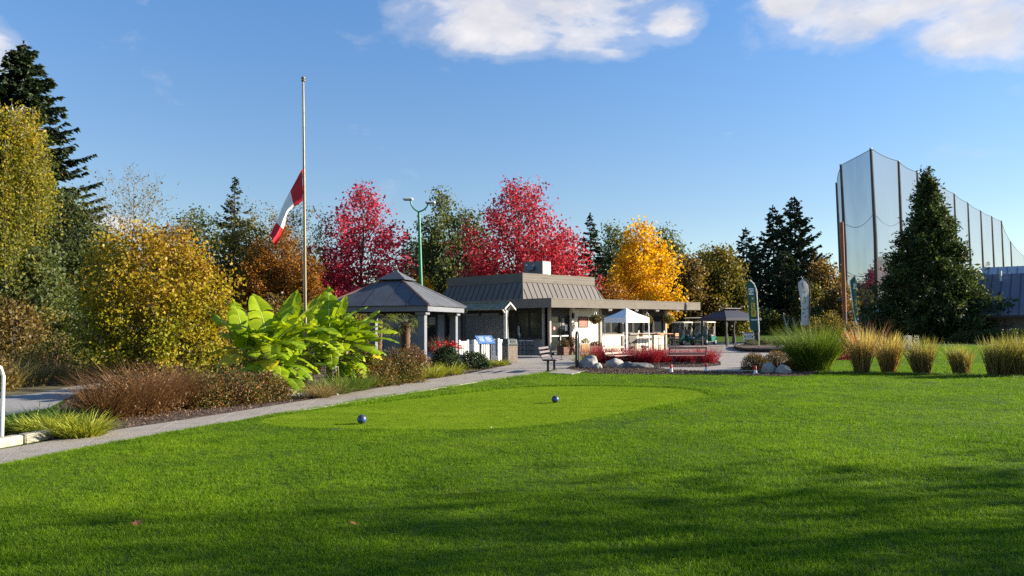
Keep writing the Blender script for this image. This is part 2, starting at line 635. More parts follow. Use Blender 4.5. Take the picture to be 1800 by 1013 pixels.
plaza_poly = poly_px([(830, 640), (902, 641), (947, 655), (985, 651), (1040, 653), (1150, 655), (1340, 656), (1405, 646), (1425, 626), (1500, 609), (1430, 604), (1290, 603)]) + [(12.5, 66), (0, 64), (-14, 58), (-16, 50), (-9, 43)]
sheet('plaza', plaza_poly, 0.008, ASPH)
bedR_poly = smooth_poly(poly_px([(992, 650), (1030, 657), (1120, 659), (1250, 659), (1345, 662), (1420, 662), (1445, 655), (1390, 647), (1325, 655), (1240, 654), (1170, 651), (1150, 645), (1060, 640), (1010, 644)]), 1)
sheet('mulch_bed', bedR_poly, 0.02, MULCH)
sheet('bench_pad', poly_px([(962, 657), (1005, 659.5), (1033, 652), (990, 650)]), 0.034, CONC, 0.03)
bedL_poly = poly_px(PU)[3:][:-1] + poly_px([(880, 634), (800, 626), (640, 640), (420, 655), (250, 668), (150, 690), (118, 705), (95, 722), (20, 752), (10, 776)])
sheet('mulch_bed', bedL_poly, 0.004, MULCH)
red_bed = smooth_poly(poly_px([(1035, 648), (1150, 646), (1268, 646), (1266, 634), (1150, 631), (1035, 632)]), 1)
sheet('mulch_bed', red_bed, 0.024, MULCH)
sheet('side_path', poly_px([(-200, 722), (0, 699), (69, 691), (133, 679), (175, 672), (185, 675), (144, 687), (85, 718), (0, 733), (-160, 755)]), 0.006, SIDE)
meadow_poly = poly_px([(-420, 745), (0, 699), (69, 691), (133, 679), (250, 660), (420, 645), (640, 632)]) + [(-9, 46), (-30, 80), (-90, 80), (-60, 20)]
sheet('meadow', meadow_poly, 0.003, MEADOW)
tee_poly = smooth_poly(poly_px([(448, 742), (500, 751), (690, 757), (882, 755), (1002, 744), (1122, 722), (1215, 706), (1258, 697), (1245, 689), (1211, 684), (1100, 679), (944, 679), (855, 687), (722, 702), (589, 718), (490, 731)]), 2)
sheet('tee_green', tee_poly, 0.006, MATS['tee_turf'])


# ---- lawn blades: thousands of small tufts, one object
def tuft_variants(count=6, blades=20, h=0.034, w=0.0032, name='grass_tuft'):
    c = bpy.data.collections.new(name)
    for i in range(count):
        rng = np.random.default_rng(100 + i)
        base = np.concatenate([rng.normal(size=(blades, 2)) * 0.022, np.zeros((blades, 1)) - 0.004], 1)
        d = unit(np.concatenate([rng.normal(size=(blades, 2)) * 0.42, np.ones((blades, 1))], 1))
        V, F, L = blades_arrays(rng, base, d, h * rng.uniform(0.55, 1.25, blades), w * rng.uniform(.7, 1.3, blades), rng.uniform(0.0, 0.5, blades), 3)
        me = npmesh(name, V, F, L)
        me.materials.append(MATS['grass_blade'])
        c.objects.link(bpy.data.objects.new(name, me))
    return c


def scatter_object(name, pts, rotz, scl, coll, tilt=None):
    me = bpy.data.meshes.new(name)
    n = len(pts)
    me.vertices.add(n)
    me.vertices.foreach_set('co', np.asarray(pts, np.float32).ravel())
    a = me.attributes.new('rot', 'FLOAT_VECTOR', 'POINT')
    r = np.zeros((n, 3), np.float32); r[:, 2] = rotz
    if tilt is not None:
        r[:, :2] = tilt
    a.data.foreach_set('vector', r.ravel())
    a = me.attributes.new('scl', 'FLOAT', 'POINT'); a.data.foreach_set('value', np.asarray(scl, np.float32))
    ng = bpy.data.node_groups.new(name, 'GeometryNodeTree')
    ng.interface.new_socket('Geometry', in_out='INPUT', socket_type='NodeSocketGeometry')
    ng.interface.new_socket('Geometry', in_out='OUTPUT', socket_type='NodeSocketGeometry')
    N = ng.nodes
    gi, go = N.new('NodeGroupInput'), N.new('NodeGroupOutput')
    ci = N.new('GeometryNodeCollectionInfo'); ci.inputs[0].default_value = coll
    ci.inputs['Separate Children'].default_value = True
    ci.inputs['Reset Children'].default_value = True
    iop = N.new('GeometryNodeInstanceOnPoints'); iop.inputs['Pick Instance'].default_value = True
    na = N.new('GeometryNodeInputNamedAttribute'); na.data_type = 'FLOAT_VECTOR'; na.inputs[0].default_value = 'rot'
    ns = N.new('GeometryNodeInputNamedAttribute'); ns.data_type = 'FLOAT'; ns.inputs[0].default_value = 'scl'
    Lk = ng.links.new
    Lk(gi.outputs[0], iop.inputs['Points']); Lk(ci.outputs[0], iop.inputs['Instance'])
    Lk(na.outputs[0], iop.inputs['Rotation']); Lk(ns.outputs[0], iop.inputs['Scale'])
    Lk(iop.outputs[0], go.inputs[0])
    o = bpy.data.objects.new(name, me); COL.objects.link(o)
    md = o.modifiers.new('scatter', 'NODES'); md.node_group = ng
    return o


def build_lawn_grass():
    rng = np.random.default_rng(5)
    coll = tuft_variants()
    pts, scl = [], []
    for d0, d1, dens, s in ((3.6, 7.5, 900, 0.95), (7.5, 12, 560, 1.0), (12, 19, 340, 1.05), (19, 29, 190, 1.25), (29, 52, 40, 1.9)):
        n = int(0.86 * (d1 ** 2 - d0 ** 2) * dens)
        y = np.sqrt(rng.uniform(d0 ** 2, d1 ** 2, n)); x = rng.uniform(-.86, .86, n) * y
        ok = ~inside(path_poly, x, y) & ~inside(tee_poly, x, y) & ~inside(plaza_poly, x, y) & ~inside(bedR_poly, x, y) & ~inside(bedL_poly, x, y) & ~inside(meadow_poly, x, y)
        # keep to the lawn side of the path
        pl = poly_px(PL)
        left = inside([(-60, 3), (-60, 80), (-16, 60), (-9, 43)] + poly_px([(830, 640)]) + poly_px(PU)[::-1], x, y)
        ok &= ~left
        x, y = x[ok], y[ok]
        pts.append(np.stack([x, y, np.zeros(len(x))], 1)); scl.append(np.full(len(x), s) * rng.uniform(.55, 1.4, len(x)))
    # taller fringe round the mown tee and along the path edge
    tp = np.array(tee_poly)
    fr, rim = [], []
    for i in range(len(tp)):
        a, b = tp[i], tp[(i + 1) % len(tp)]
        m = int(np.linalg.norm(b - a) * 60) + 1
        t = rng.uniform(0, 1, (m, 1))
        q = a + (b - a) * t
        cen = tp.mean(0)
        q = q + unit(q - cen) * rng.uniform(0.0, 0.22, (m, 1))
        fr.append(q)
        if a[1] > 15.5 or a[0] > 2.5:
            rim.append(np.repeat(q, 2, 0) + rng.normal(size=(2 * m, 2)) * .05)
    el = np.array([tuple(p) for p in path_line(PL)])
    for a, b in zip(el, el[1:]):
        m = int(np.linalg.norm(b - a) * 70)
        d = unit(b - a); nr = np.array([d[1], -d[0]])
        fr.append(a + (b - a) * rng.uniform(0, 1, (m, 1)) + nr * rng.uniform(0.02, 0.2, (m, 1)))
    fr = np.concatenate(fr)
    rim = np.concatenate(rim)
    pts.append(np.concatenate([rim, np.zeros((len(rim), 1))], 1)); scl.append(rng.uniform(1.6, 2.7, len(rim)))
    pts.append(np.concatenate([fr, np.zeros((len(fr), 1))], 1)); scl.append(rng.uniform(1.0, 1.75, len(fr)))
    pts, scl = np.concatenate(pts), np.concatenate(scl)
    # lush and thin patches
    lump = np.sin(pts[:, 0] * 1.7 + 1.3 * np.sin(pts[:, 1] * .9)) * np.sin(pts[:, 1] * 1.3 + pts[:, 0] * .6)
    scl = scl * (1 + 0.24 * lump)
    o = scatter_object('lawn_grass', pts, rng.uniform(0, 6.283, len(pts)), scl, coll, rng.normal(size=(len(pts), 2)) * 0.12)
    tag(o, 'short green lawn grass growing around the mown tee', 'grass', kind='stuff')
    # the close-cut sward of the tee itself
    ch = tuft_variants(4, 14, 0.017, 0.0034, 'turf_tuft')
    x0, y0 = tp.min(0); x1, y1 = tp.max(0)
    n = int((x1 - x0) * (y1 - y0) * 330)
    x, y = rng.uniform(x0, x1, n), rng.uniform(y0, y1, n)
    ok = inside(tee_poly, x, y)
    q = np.stack([x[ok], y[ok], np.full(ok.sum(), 0.006)], 1)
    o = scatter_object('tee_turf', q, rng.uniform(0, 6.283, len(q)), rng.uniform(.8, 1.6, len(q)), ch)
    tag(o, 'close-cut pale green turf covering the tee', 'grass', kind='stuff')


build_lawn_grass()


# ---- bark chips on the beds
def build_chips(name, polys, n, seed, label):
    rng = np.random.default_rng(seed)
    pts = []
    for poly, z, w in polys:
        p = np.array(poly); x0, y0 = p.min(0); x1, y1 = p.max(0)
        m = int(n * w)
        x, y = rng.uniform(x0, x1, m), rng.uniform(y0, y1, m)
        ok = inside(poly, x, y)
        pts.append(np.stack([x[ok], y[ok], np.full(ok.sum(), z) + rng.uniform(0.002, 0.035, ok.sum())], 1))
    pts = np.concatenate(pts)
    V, F, L = leaf_arrays(rng, pts, 0.055, rng.uniform(0, 1, len(pts)), 0.42, None, 1.0, 0.62)
    V[:, 2] = np.maximum(V[:, 2], 0.006)
    o = link(name, npmesh(name, V, F, L), leafm('bark_chip', [(0.035, .022, .018), (0.085, .05, .036), (0.15, .095, .065), (.24, .17, .12)], 0.0, 0.9))
    tag(o, label, 'mulch', kind='stuff')


build_chips('bark_mulch', [(bedL_poly, 0.004, 1.0)], 60000, 3, 'dark brown bark chips spread over the bed beside the footpath')
build_chips('bark_mulch', [(bedR_poly, 0.02, 1.0), (red_bed, 0.024, .4)], 26000, 4, 'reddish bark chips spread round the boulders and benches')

# ================================================================== buildings
def clip_half(poly, a, b, c):
    """keep a*s + b*t <= c"""
    out = []
    for i in range(len(poly)):
        p, q = poly[i], poly[(i + 1) % len(poly)]
        fp, fq = a * p[0] + b * p[1] - c, a * q[0] + b * q[1] - c
        if fp <= 0: out.append(p)
        if fp * fq < 0:
            u = fp / (fp - fq)
            out.append((p[0] + (q[0] - p[0]) * u, p[1] + (q[1] - p[1]) * u))
    return out


def seamed_roof(parent, O, ex, et, L, T, hl, hr, n, mat, seam_mat, rib=0.035, up=0.045, name='roof_panel', thick=0.02):
    O, ex, et = Vector(O), Vector(ex).normalized(), Vector(et).normalized()
    nrm = ex.cross(et).normalized()
    if nrm.z < 0: nrm = -nrm
    for i in range(n):
        s0, s1 = L * i / n + 0.006, L * (i + 1) / n - 0.006
        poly = [(s0, 0), (s1, 0), (s1, T), (s0, T)]
        if hl: poly = clip_half(poly, -T, hl, 0)            # s >= hl*t/T
        if hr: poly = clip_half(poly, T, hr, L * T)
        if len(poly) < 3: continue
        lift = 0.002 * ((i * 7) % 3)
        MB().slab([O + ex * s + et * t + nrm * lift for s, t in poly], nrm * thick).build(name, mat, parent)
    for i in range(n + 1):
        s = L * i / n
        tm = T
        if hl and s < hl: tm = T * s / hl
        if hr and L - s < hr: tm = min(tm, T * (L - s) / hr)
        if tm < 0.08: continue
        a, b = O + ex * (s - rib / 2) + nrm * 0.003, O + ex * (s + rib / 2) + nrm * 0.003
        MB().slab([a, b, b + et * tm, a + et * tm], nrm * up).build('standing_seam', seam_mat, parent)


TAUPE = pm('taupe_paint', (0.178, 0.158, 0.132), 0.85, 0.08, 0.7, 0.0, 30, spec=0.08, stain=(0.11, 0.097, 0.08, 0.5), stretch=(1, 1, 3))
TAUPE_M = pm('taupe_metal', (0.15, 0.134, 0.124), 0.7, 0.08, 0.8, 0.05, 12, spec=0.12, stain=(0.11, 0.1, 0.095, 0.5))
SEAM_D = pm('dark_seam', (0.055, 0.05, 0.05), 0.55, 0.1)
CREAM = pm('cream_stucco', (0.78, 0.72, 0.58), 0.9, 0.05, 1.0, 0.06, 40, stain=(0.66, 0.60, 0.46, 0.3))
GREYP = pm('grey_panel', (0.27, 0.26, 0.24), 0.8, 0.06, 1.0)
BROWN = pm('dark_brown_trim', (0.045, 0.033, 0.028), 0.6, 0.15)
BLACK = pm('black_metal', (0.018, 0.018, 0.02), 0.42, 0.15, spec=0.5)
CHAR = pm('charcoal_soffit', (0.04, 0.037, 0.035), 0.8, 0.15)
TRIM = pm('pale_trim', (0.36, 0.33, 0.285), 0.85, 0.08, 2, spec=.1)
GLASS = glassm('dark_glass')
WHITE = pm('white_paint', (0.80, 0.79, 0.76), 0.55, 0.04, 3)
WHITEM = pm('white_metal', (0.74, 0.74, 0.73), 0.35, 0.05, 3, spec=0.5)
STEEL = pm('bare_steel', (0.55, 0.54, 0.50), 0.35, 0.1, 4, metal=0.85)
BRICKRED = pm('red_brown_wood', (0.26, 0.075, 0.045), 0.6, 0.25, 4, 0.3, 40)
ORANGEW = pm('orange_wood', (0.42, 0.17, 0.055), 0.5, 0.22, 3, 0.2, 40, stretch=(1, 6, 6))

CX, CY = 2.0, 39.5
ROTB = math.atan2(.711, .704)
club = thing('clubhouse', 'low golf clubhouse with taupe mansard roof, deep flat canopy and cream walls', 'building', (CX, CY, 0), ROTB)


def cb(name, mat, *boxes, parent=None):
    m = MB()
    for b in boxes:
        m.box(*b)
    return m.build(name, mat, parent or club)


# canopy fascia boards
for i in range(4):
    cb('fascia_board', TAUPE, (i * 3.55 + (0.003 if i else -0.05), (i + 1) * 3.55 - 0.003, -0.05, 0.0, 2.50, 2.97 - 0.002 * (i % 2)))
for i in range(4):
    cb('fascia_board', TAUPE, (-0.05, 0.0, i * 3.6 + 0.003, (i + 1) * 3.6 - 0.003, 2.50, 2.968 - 0.002 * (i % 2)))
cb('fascia_board', TAUPE, (14.2, 14.25, -0.05, 13.9, 2.50, 2.97))
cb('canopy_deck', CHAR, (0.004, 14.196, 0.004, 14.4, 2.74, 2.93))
cb('drip_edge', pm('light_cap', (0.2, 0.18, 0.16), 0.85, 0.05, spec=.1), (-0.07, 14.27, -0.07, -0.054, 2.945, 2.985), (-0.07, -0.054, -0.05, 14.4, 2.945, 2.985))
for x in (1.6, 3.3, 5.5, 7.6, 9.7, 11.9, 13.8):
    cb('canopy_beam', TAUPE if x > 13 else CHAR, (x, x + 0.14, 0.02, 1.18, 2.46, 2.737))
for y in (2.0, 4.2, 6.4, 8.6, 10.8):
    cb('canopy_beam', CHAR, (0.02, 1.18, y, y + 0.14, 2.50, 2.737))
for x in (4.95, 7.45, 9.55, 11.75):      # twin floodlights under the fascia
    m = MB()
    for dx in (-.09, .09):
        m.tube([(x + dx, 0.10, 2.49), (x + dx, 0.02, 2.39)], [0.035, 0.06], 8)
    m.box(x - .14, x + .14, 0.06, 0.16, 2.485, 2.52)
    m.build('floodlight', WHITEM, club)
# mansard
B0 = Vector((2.5, 4.4, 2.95)); LM, INS, ZT = 7.78, 0.62, 4.15
sl = math.hypot(INS, ZT - 2.95)
cz, sz = (ZT - 2.95) / sl, INS / sl
seamed_roof(club, B0, (1, 0, 0), (0, sz, cz), LM, sl, INS, INS, 17, TAUPE_M, SEAM_D, .05, .05)
seamed_roof(club, B0 + Vector((0, LM, 0)), (0, -1, 0), (sz, 0, cz), LM, sl, INS, INS, 17, TAUPE_M, SEAM_D, .05, .05)
seamed_roof(club, B0 + Vector((LM, 0, 0)), (0, 1, 0), (-sz, 0, cz), LM, sl, INS, INS, 8, TAUPE_M, SEAM_D, .05, .05)
seamed_roof(club, B0 + Vector((LM, LM, 0)), (-1, 0, 0), (0, -sz, cz), LM, sl, INS, INS, 8, TAUPE_M, SEAM_D, .05, .05)
for (x, y, ix, iy) in ((0, 0, 1, 1), (LM, 0, -1, 1), (0, LM, 1, -1), (LM, LM, -1, -1)):
    MB().tube([B0 + Vector((x, y, 0.03)), B0 + Vector((x + ix * INS, y + iy * INS, ZT - 2.95 + .02))], 0.05, 6).build('hip_cap', TAUPE, club)
x0, x1, y0, y1 = 2.5 + INS, 2.5 + LM - INS, 4.4 + INS, 4.4 + LM - INS
for b in ((x0 - .08, x1 + .08, y0 - .08, y0 + .1, 4.12, 4.66), (x0 - .08, x0 + .1, y0 + .102, y1 - .102, 4.12, 4.658), (x1 - .1, x1 + .08, y0 + .102, y1 - .102, 4.12, 4.658), (x0 - .08, x1 + .08, y1 - .1, y1 + .08, 4.12, 4.66)):
    cb('parapet', TAUPE, b)
cb('parapet_band', TRIM, (x0 - .095, x1 + .095, y0 - .095, y0 - .082, 4.30, 4.315), (x0 - .095, x1 + .095, y0 - .095, y0 - .082, 4.47, 4.485))
cb('roof_deck', CHAR, (x0 + .1, x1 - .1, y0 + .1, y1 - .1, 4.3, 4.36))
cb('roof_core', CHAR, (3.25, 9.5, 5.15, 11.5, 2.935, 4.11))
# long wall (sunlit side)
cb('wall', CREAM, (3.02, 5.42, 1.2, 1.4, 0, 2.74))
cb('back_wall', CREAM, (12.0, 12.2, 1.4, 13.5, 0, 2.74), (1.2, 12.2, 13.5, 13.7, 0, 2.74))
for x in (5.42, 7.52, 12.02):
    cb('post', TRIM, (x, x + 0.16, 1.12, 1.36, 0, 2.74))
cb('post', TRIM, (9.7, 9.8, 1.14, 1.36, 1.09, 2.74))
for a, b in ((5.6, 6.55), (6.57, 7.5), (9.05, 10.5), (10.52, 12.0)):
    cb('low_wall_panel', CREAM, (a, b, 1.2, 1.34, 0.0, 0.97))
cb('window_sill', TRIM, (5.59, 7.515, 1.10, 1.36, 0.975, 1.06))
cb('window_sill', TRIM, (8.2, 12.015, 1.06, 1.36, 1.0, 1.07))
cb('half_door', pm('dark_red_brown', (0.06, 0.03, 0.022), 0.6, 0.2), (7.69, 8.19, 1.2, 1.28, 0.02, 0.99))
cb('low_wall_panel', TAUPE, (8.21, 9.03, 1.18, 1.34, 0, 0.995))
for a, b in ((5.59, 6.54), (6.6, 7.51), (7.69, 8.75), (8.81, 9.69), (9.81, 10.85), (10.91, 12.01)):
    w = cb('window', BROWN, (a, b, 1.26, 1.32, 1.075, 1.13), (a, b, 1.26, 1.32, 2.14, 2.2), (a, a + .05, 1.26, 1.32, 1.132, 2.138), (b - .05, b, 1.26, 1.32, 1.132, 2.138))
    cb('pane', GLASS, (a + .05, b - .05, 1.285, 1.295, 1.13, 2.14), parent=w)
cb('header_panel', BROWN, (5.59, 12.01, 1.24, 1.34, 2.205, 2.735))
# menu and price boards glimpsed in the serving windows, a bottle and cup on the counter
cb('counter_cup', WHITE, (11.85, 11.92, 1.13, 1.2, 1.072, 1.19))
cb('counter_bottle', WHITE, (9.15, 9.21, 1.13, 1.19, 1.072, 1.25))
# entrance recess with a pair of glazed doors
cb('door_header', BROWN, (1.36, 3.018, 1.3700, 1.4700, 2.12, 2.74))
cb('door_frame', BROWN, (1.36, 1.41, 1.35, 1.45, 0, 2.118), (2.18, 2.23, 1.35, 1.45, 0, 2.118), (2.96, 3.015, 1.35, 1.45, 0, 2.118))
for i, a in enumerate((1.415, 2.235)):
    b = a + (0.76 if i == 0 else 0.72)
    d = cb('door', BLACK, (a, a + .07, 1.3800, 1.4200, 0.02, 2.11), (b - .07, b, 1.3800, 1.4200, 0.02, 2.11), (a + .07, b - .07, 1.3800, 1.4200, 0.02, 0.22), (a + .07, b - .07, 1.3800, 1.4200, 2.02, 2.11))
    cb('pane', GLASS, (a + .07, b - .07, 1.3950, 1.4050, 0.22, 2.02), parent=d)
    cb('push_bar', WHITEM, (a + .06, b - .08, 1.3200, 1.3600, 0.98, 1.04), parent=d)
    if i == 0:
        cb('pull_handle', WHITEM, (b + .01, b + .045, 1.3100, 1.3500, 0.78, 1.06), parent=d)
        m = MB().lathe([(0.001, 0), (0.1, 0), (0.1, 0.006), (0.001, 0.006)], n=14)
        m.build('round_sticker', pm('sticker_red', (0.62, 0.06, 0.08), 0.5), d, loc=((a + b) / 2 - .02, 1.3920, 1.42), rot=(rad(90), 0, 0))
        cb('sticker_mark', WHITE, ((a + b) / 2 - .05, (a + b) / 2 + .01, 1.3820, 1.3845, 1.37, 1.45), parent=d)
    else:
        cb('notice', WHITE, (a + .42, a + .62, 1.3860, 1.3920, 1.28, 1.62), parent=d)
        cb('notice', GREYP, (a + .16, a + .38, 1.3860, 1.3920, 1.36, 1.98), parent=d)
for p in ((1.2, 1.34, 1.2, 1.34), (1.2, 1.3, 1.62, 1.76)):
    cb('corner_post', TRIM, (*p, 0, 2.74))
cb('heater_box', GREYP, (1.95, 2.35, 0.95, 1.1, 2.5, 2.66))
cb('security_light', BLACK, (3.0, 3.12, 1.08, 1.19, 1.95, 2.25))
# left wall (shaded side)
cb('counter_wall', GREYP, (1.22, 1.4, 1.78, 2.75, 0, 0.86))
cb('counter_wall', GREYP, (1.22, 1.4, 2.77, 3.74, 0, 0.86))
cb('counter_shelf', BROWN, (1.05, 1.42, 1.77, 3.75, 0.863, 0.91))
for a, b in ((1.79, 2.75), (2.8, 3.75), (3.8, 4.4), (4.45, 5.0)):
    lo = 0.915 if b < 3.8 else (0.05 if a < 4 else 0.8)
    w = cb('window', BROWN, (1.26, 1.32, a, a + .05, lo, 2.3), (1.26, 1.32, b - .05, b, lo, 2.3), (1.26, 1.32, a + .05, b - .05, lo, lo + .05), (1.26, 1.32, a + .05, b - .05, 2.25, 2.3))
    cb('pane', GLASS, (1.285, 1.295, a + .05, b - .05, lo + .05, 2.25), parent=w)
cb('low_wall_panel', GREYP, (1.22, 1.4, 4.45, 5.0, 0, 0.795))
cb('header_panel', CHAR, (1.24, 1.34, 1.77, 5.0, 2.302, 2.737))
cb('price_list', TRIM, (1.23, 1.24, 3.45, 3.62, 1.05, 1.55))
cb('counter_bottle', WHITE, (1.1, 1.16, 3.32, 3.38, 0.912, 1.15))
bays = [(5.05, 6.55, 'p'), (6.7, 8.15, 'p'), (8.3, 8.95, 'p'), (9.1, 9.75, 'w'), (9.8, 10.5, 'p'), (10.65, 11.45, 'b'), (11.6, 13.4, 'p')]
for a, b, t in bays:
    cb('post', BROWN, (1.16, 1.3, a - .14, a - .005, 0, 2.737))
    if t == 'p':
        cb('wall_panel', GREYP, (1.22, 1.36, a, b, 0, 2.3))
        cb('header_panel', CHAR, (1.24, 1.34, a, b, 2.304, 2.737))
    else:
        w = cb('window', BROWN, (1.22, 1.32, a, b, 0.0, 0.6), (1.24, 1.3, a, b, 2.2, 2.737))
        cb('pane', GLASS, (1.27, 1.28, a, b, 0.6, 2.2), parent=w)
        if t == 'b':
            cb('blind', TRIM, (1.25, 1.262, a + .05, b - .05, 1.75, 2.15), parent=w)
cb('annex_wall', GREYP, (1.3, 1.5, 13.42, 19.5, 0, 2.35))
cb('annex_roof', CHAR, (0.7, 6.0, 14.42, 20.0, 2.36, 2.6))

# red-brown plaque on the cream wall
pl = thing('wall_plaque', 'red-brown wooden notice board with dark frame on the sunlit cream wall', 'sign', club.matrix_basis @ Vector((3.98, 1.195, 1.45)), ROTB)
cb('frame', BROWN, (-.42, .42, -.03, 0, 0, .05), (-.42, .42, -.03, 0, .55, .6), (-.42, -.37, -.03, 0, .052, .548), (.37, .42, -.03, 0, .052, .548), parent=pl)
cb('panel', BRICKRED, (-.37, .37, -.02, -.002, .05, .55), parent=pl)
for i in range(5):
    z = .11 + i * .085
    cb('carved_line', pm('plaque_pale', (0.52, 0.24, 0.15), 0.7), (-.28 + .03 * (i % 2), .1 + .14 * ((i * 2) % 3) / 2, -.0235, -.0205, z, z + .03), parent=pl)

# rooftop air handler
hv = thing('air_conditioner', 'grey metal air-conditioning cabinet standing on the clubhouse roof', 'air conditioner', P(944, 484.5, 48.0) , ROTB)
hv.location.z = 4.36
m = MB().cbox((0, 0, .62), (0.75, 1.6, 1.1), 0, .02); m.build('cabinet', pm('ac_grey', (0.16, 0.155, 0.15), .5, .1), hv)
cb('coil_panel', pm('ac_beige', (0.42, 0.385, 0.34), .6, .1, 20), (-.36, .10, -.815, -.803, .14, 1.1), parent=hv)
cb('side_panel', pm('ac_light', (0.55, 0.52, 0.47), .5, .05), (.12, .365, -.815, -.803, .14, 1.1), parent=hv)
for i in range(6):
    cb('louvre', SEAM_D, (-.34, .08, -.822, -.816, .2 + i * .15, .215 + i * .15), parent=hv)
m = MB().slab([(-.38, -.2, .9), (-.38, .35, .9), (-.62, .35, .62), (-.62, -.2, .62)], (0, 0, .03)); m.build('intake_hood', pm('ac_grey', (.2, .2, .2)), hv)
cb('curb', CHAR, (-.35, .35, -.75, .75, 0, .072), parent=hv)
cb('data_plate', WHITEM, (-.381, -.376, .45, .62, .95, 1.02), (-.381, -.376, -.1, .05, .9, .96), parent=hv)

# ------------------------------------------------------------------ gazebo
SLATE = pm('slate_paint', (0.155, 0.165, 0.185), 0.6, 0.14, 1.4, 0.04, 30, stain=(0.09, 0.095, 0.10, 0.5))
SLATER = pm('slate_roof', (0.105, 0.113, 0.128), 0.8, 0.16, 1.2, 0.05, 25, spec=.12, stain=(0.075, 0.08, 0.09, 0.6))
RUST = pm('rusty_cap', (0.20, 0.10, 0.075), 0.8, 0.35, 4, 0.4, 40, stain=(0.12, 0.13, 0.15, 0.8))
TH = rad(14.5)
gxd, gyd = Vector((-math.cos(TH), math.sin(TH), 0)), Vector((math.sin(TH), math.cos(TH), 0))
gc = P(752, 545, 26.4); gc.z = 0
LG = 4.0
gcen = gc + (gxd + gyd) * LG / 2
gaz = thing('gazebo', 'open slate-grey gazebo with hipped metal roof, vent cupola and square posts', 'gazebo', gcen, math.atan2(gyd.y, gyd.x) - math.pi / 2)
h = LG / 2
for sx in (-1, 1):
    for sy in (-1, 1):
        x, y = sx * (h - .32), sy * (h - .32)
        po = MB().cbox((x, y, 1.08), (.25, .25, 2.12), 0, .012).build('post', SLATE, gaz)
        MB().cbox((x, y, .07), (.36, .36, .14), 0, .02).build('post_base', SLATE, po)
        MB().cbox((x, y, 2.03), (.40, .40, .10), 0, .01).build('post_cap', SLATE, po)
        MB().box(x - .127, x + .127, y - .127, y + .127, .60, .615).build('post_joint', CHAR, po)
for s in (-1, 1):
    cb('fascia', SLATE, (-h, h, s * h - .03 * s - .03, s * h - .03 * s + .03, 2.10, 2.28), parent=gaz)
    cb('fascia', SLATE, (s * h - .03 * s - .03, s * h - .03 * s + .03, -h + .062, h - .062, 2.10, 2.278), parent=gaz)
    cb('beam', CHAR, (-h + .2, h - .2, s * (h - .32) - .08, s * (h - .32) + .08, 2.085, 2.24), parent=gaz)
    cb('beam', CHAR, (s * (h - .32) - .08, s * (h - .32) + .08, -h + .42, h - .42, 2.083, 2.236), parent=gaz)
hr_ = h + 0.06; top = 0.42; rise = 0.95
sl = math.hypot(hr_ - top, rise)
for k in range(4):
    a = k * math.pi / 2
    ex = Vector((math.cos(a), math.sin(a), 0)); inn = Vector((-math.sin(a), math.cos(a), 0))
    O = -ex * hr_ - inn * hr_ + Vector((0, 0, 2.285))
    et = inn * (hr_ - top) + Vector((0, 0, rise))
    seamed_roof(gaz, O, ex, et, 2 * hr_, sl, hr_ - top, hr_ - top, 5 if k % 2 == 0 else 8, SLATER, CHAR, .025, .022)
    MB().tube([O + Vector((0, 0, .03)), O + ex * (hr_ - top) + et + Vector((0, 0, .03))], .045, 6).build('hip_cap', RUST if k in (0, 1) else SLATER, gaz)
    O2 = -ex * .56 - inn * .56 + Vector((0, 0, 3.30))
    apex = Vector((0, 0, 3.66))
    MB().slab([O2, O2 + ex * 1.12, apex], Vector((0, 0, .02))).build('cupola_panel', SLATER if k != 2 else RUST, gaz)
cb('ceiling', CHAR, (-1.7, 1.7, -1.7, 1.7, 2.25, 2.27), parent=gaz)
MB().cbox((0, 0, 3.265), (.7, .7, .12)).build('cupola_vent', CHAR, gaz)
MB().lathe([(.02, 3.66), (.03, 3.7), (.012, 3.74), (.004, 3.80)], n=8).build('finial', CHAR, gaz)

# ------------------------------------------------------------------ range building on the right
BLUER = pm('blue_grey_metal', (0.15, 0.158, 0.20), 0.65, 0.1, 0.6, 0.05, 8, spec=.2)
E0 = P(1632, 552, 66); E0.z = 0
ea = Vector((.8, -.6, 0)); ub = Vector((.6, .8, 0))
rb = thing('range_building', 'driving range building with blue-grey standing-seam metal roof beside the cedar', 'building', E0, math.atan2(-.6, .8))
ze, zr, run, LR = 2.15, 5.75, 4.8, 22.0
sl = math.hypot(run, zr - ze)
seamed_roof(rb, (0.2, 0, ze), (1, 0, 0), (0, run, zr - ze), LR + 3, sl, 2.4, 0, 36, BLUER, SEAM_D, .05, .06)
seamed_roof(rb, (2.6, run, zr), (1, 0, 0), (0, 1.2, .7), LR + .6, 1.39, 0.9, 0, 32, pm('sunlit_blue_metal', (0.42, 0.44, 0.48), .4, .08), BLUER, .05, .07)  # upper slope: sun reflecting off the metal is put into a paler colour
cb('eave_board', BROWN, (.2, 25, -.02, .1, ze - .18, ze - .012), parent=rb)
cb('wall', pm('taupe_block', (0.13, 0.118, 0.105), .9, .1, 1, .3, 30), (0.5, 24, 1.3, 1.5, 0, 2.7), (0.5, .7, 1.502, 8, 0, 2.7), parent=rb)
for a in (7.5, 10.2, 13.0):
    w = cb('window', BROWN, (a, a + 1.6, 1.24, 1.298, .7, 2.1), parent=rb)
    cb('pane', GLASS, (a + .06, a + 1.54, 1.225, 1.235, .76, 2.04), parent=w)
MB().tube([(5.0, 4.0, 4.9), (5.0, 4.0, 6.0)], .1, 8).build('vent_pipe', WHITEM, rb)
cb('roof_vent', CHAR, (4.9, 5.05, 2.2, 2.35, 3.6, 4.15), parent=rb)
sh = thing('range_shelter', 'small low shelter with pale metal roof half hidden by the cedar', 'shelter', P(1548, 580, 72).xy.to_3d(), rad(12))
sh.location.z = gz(0, 72)
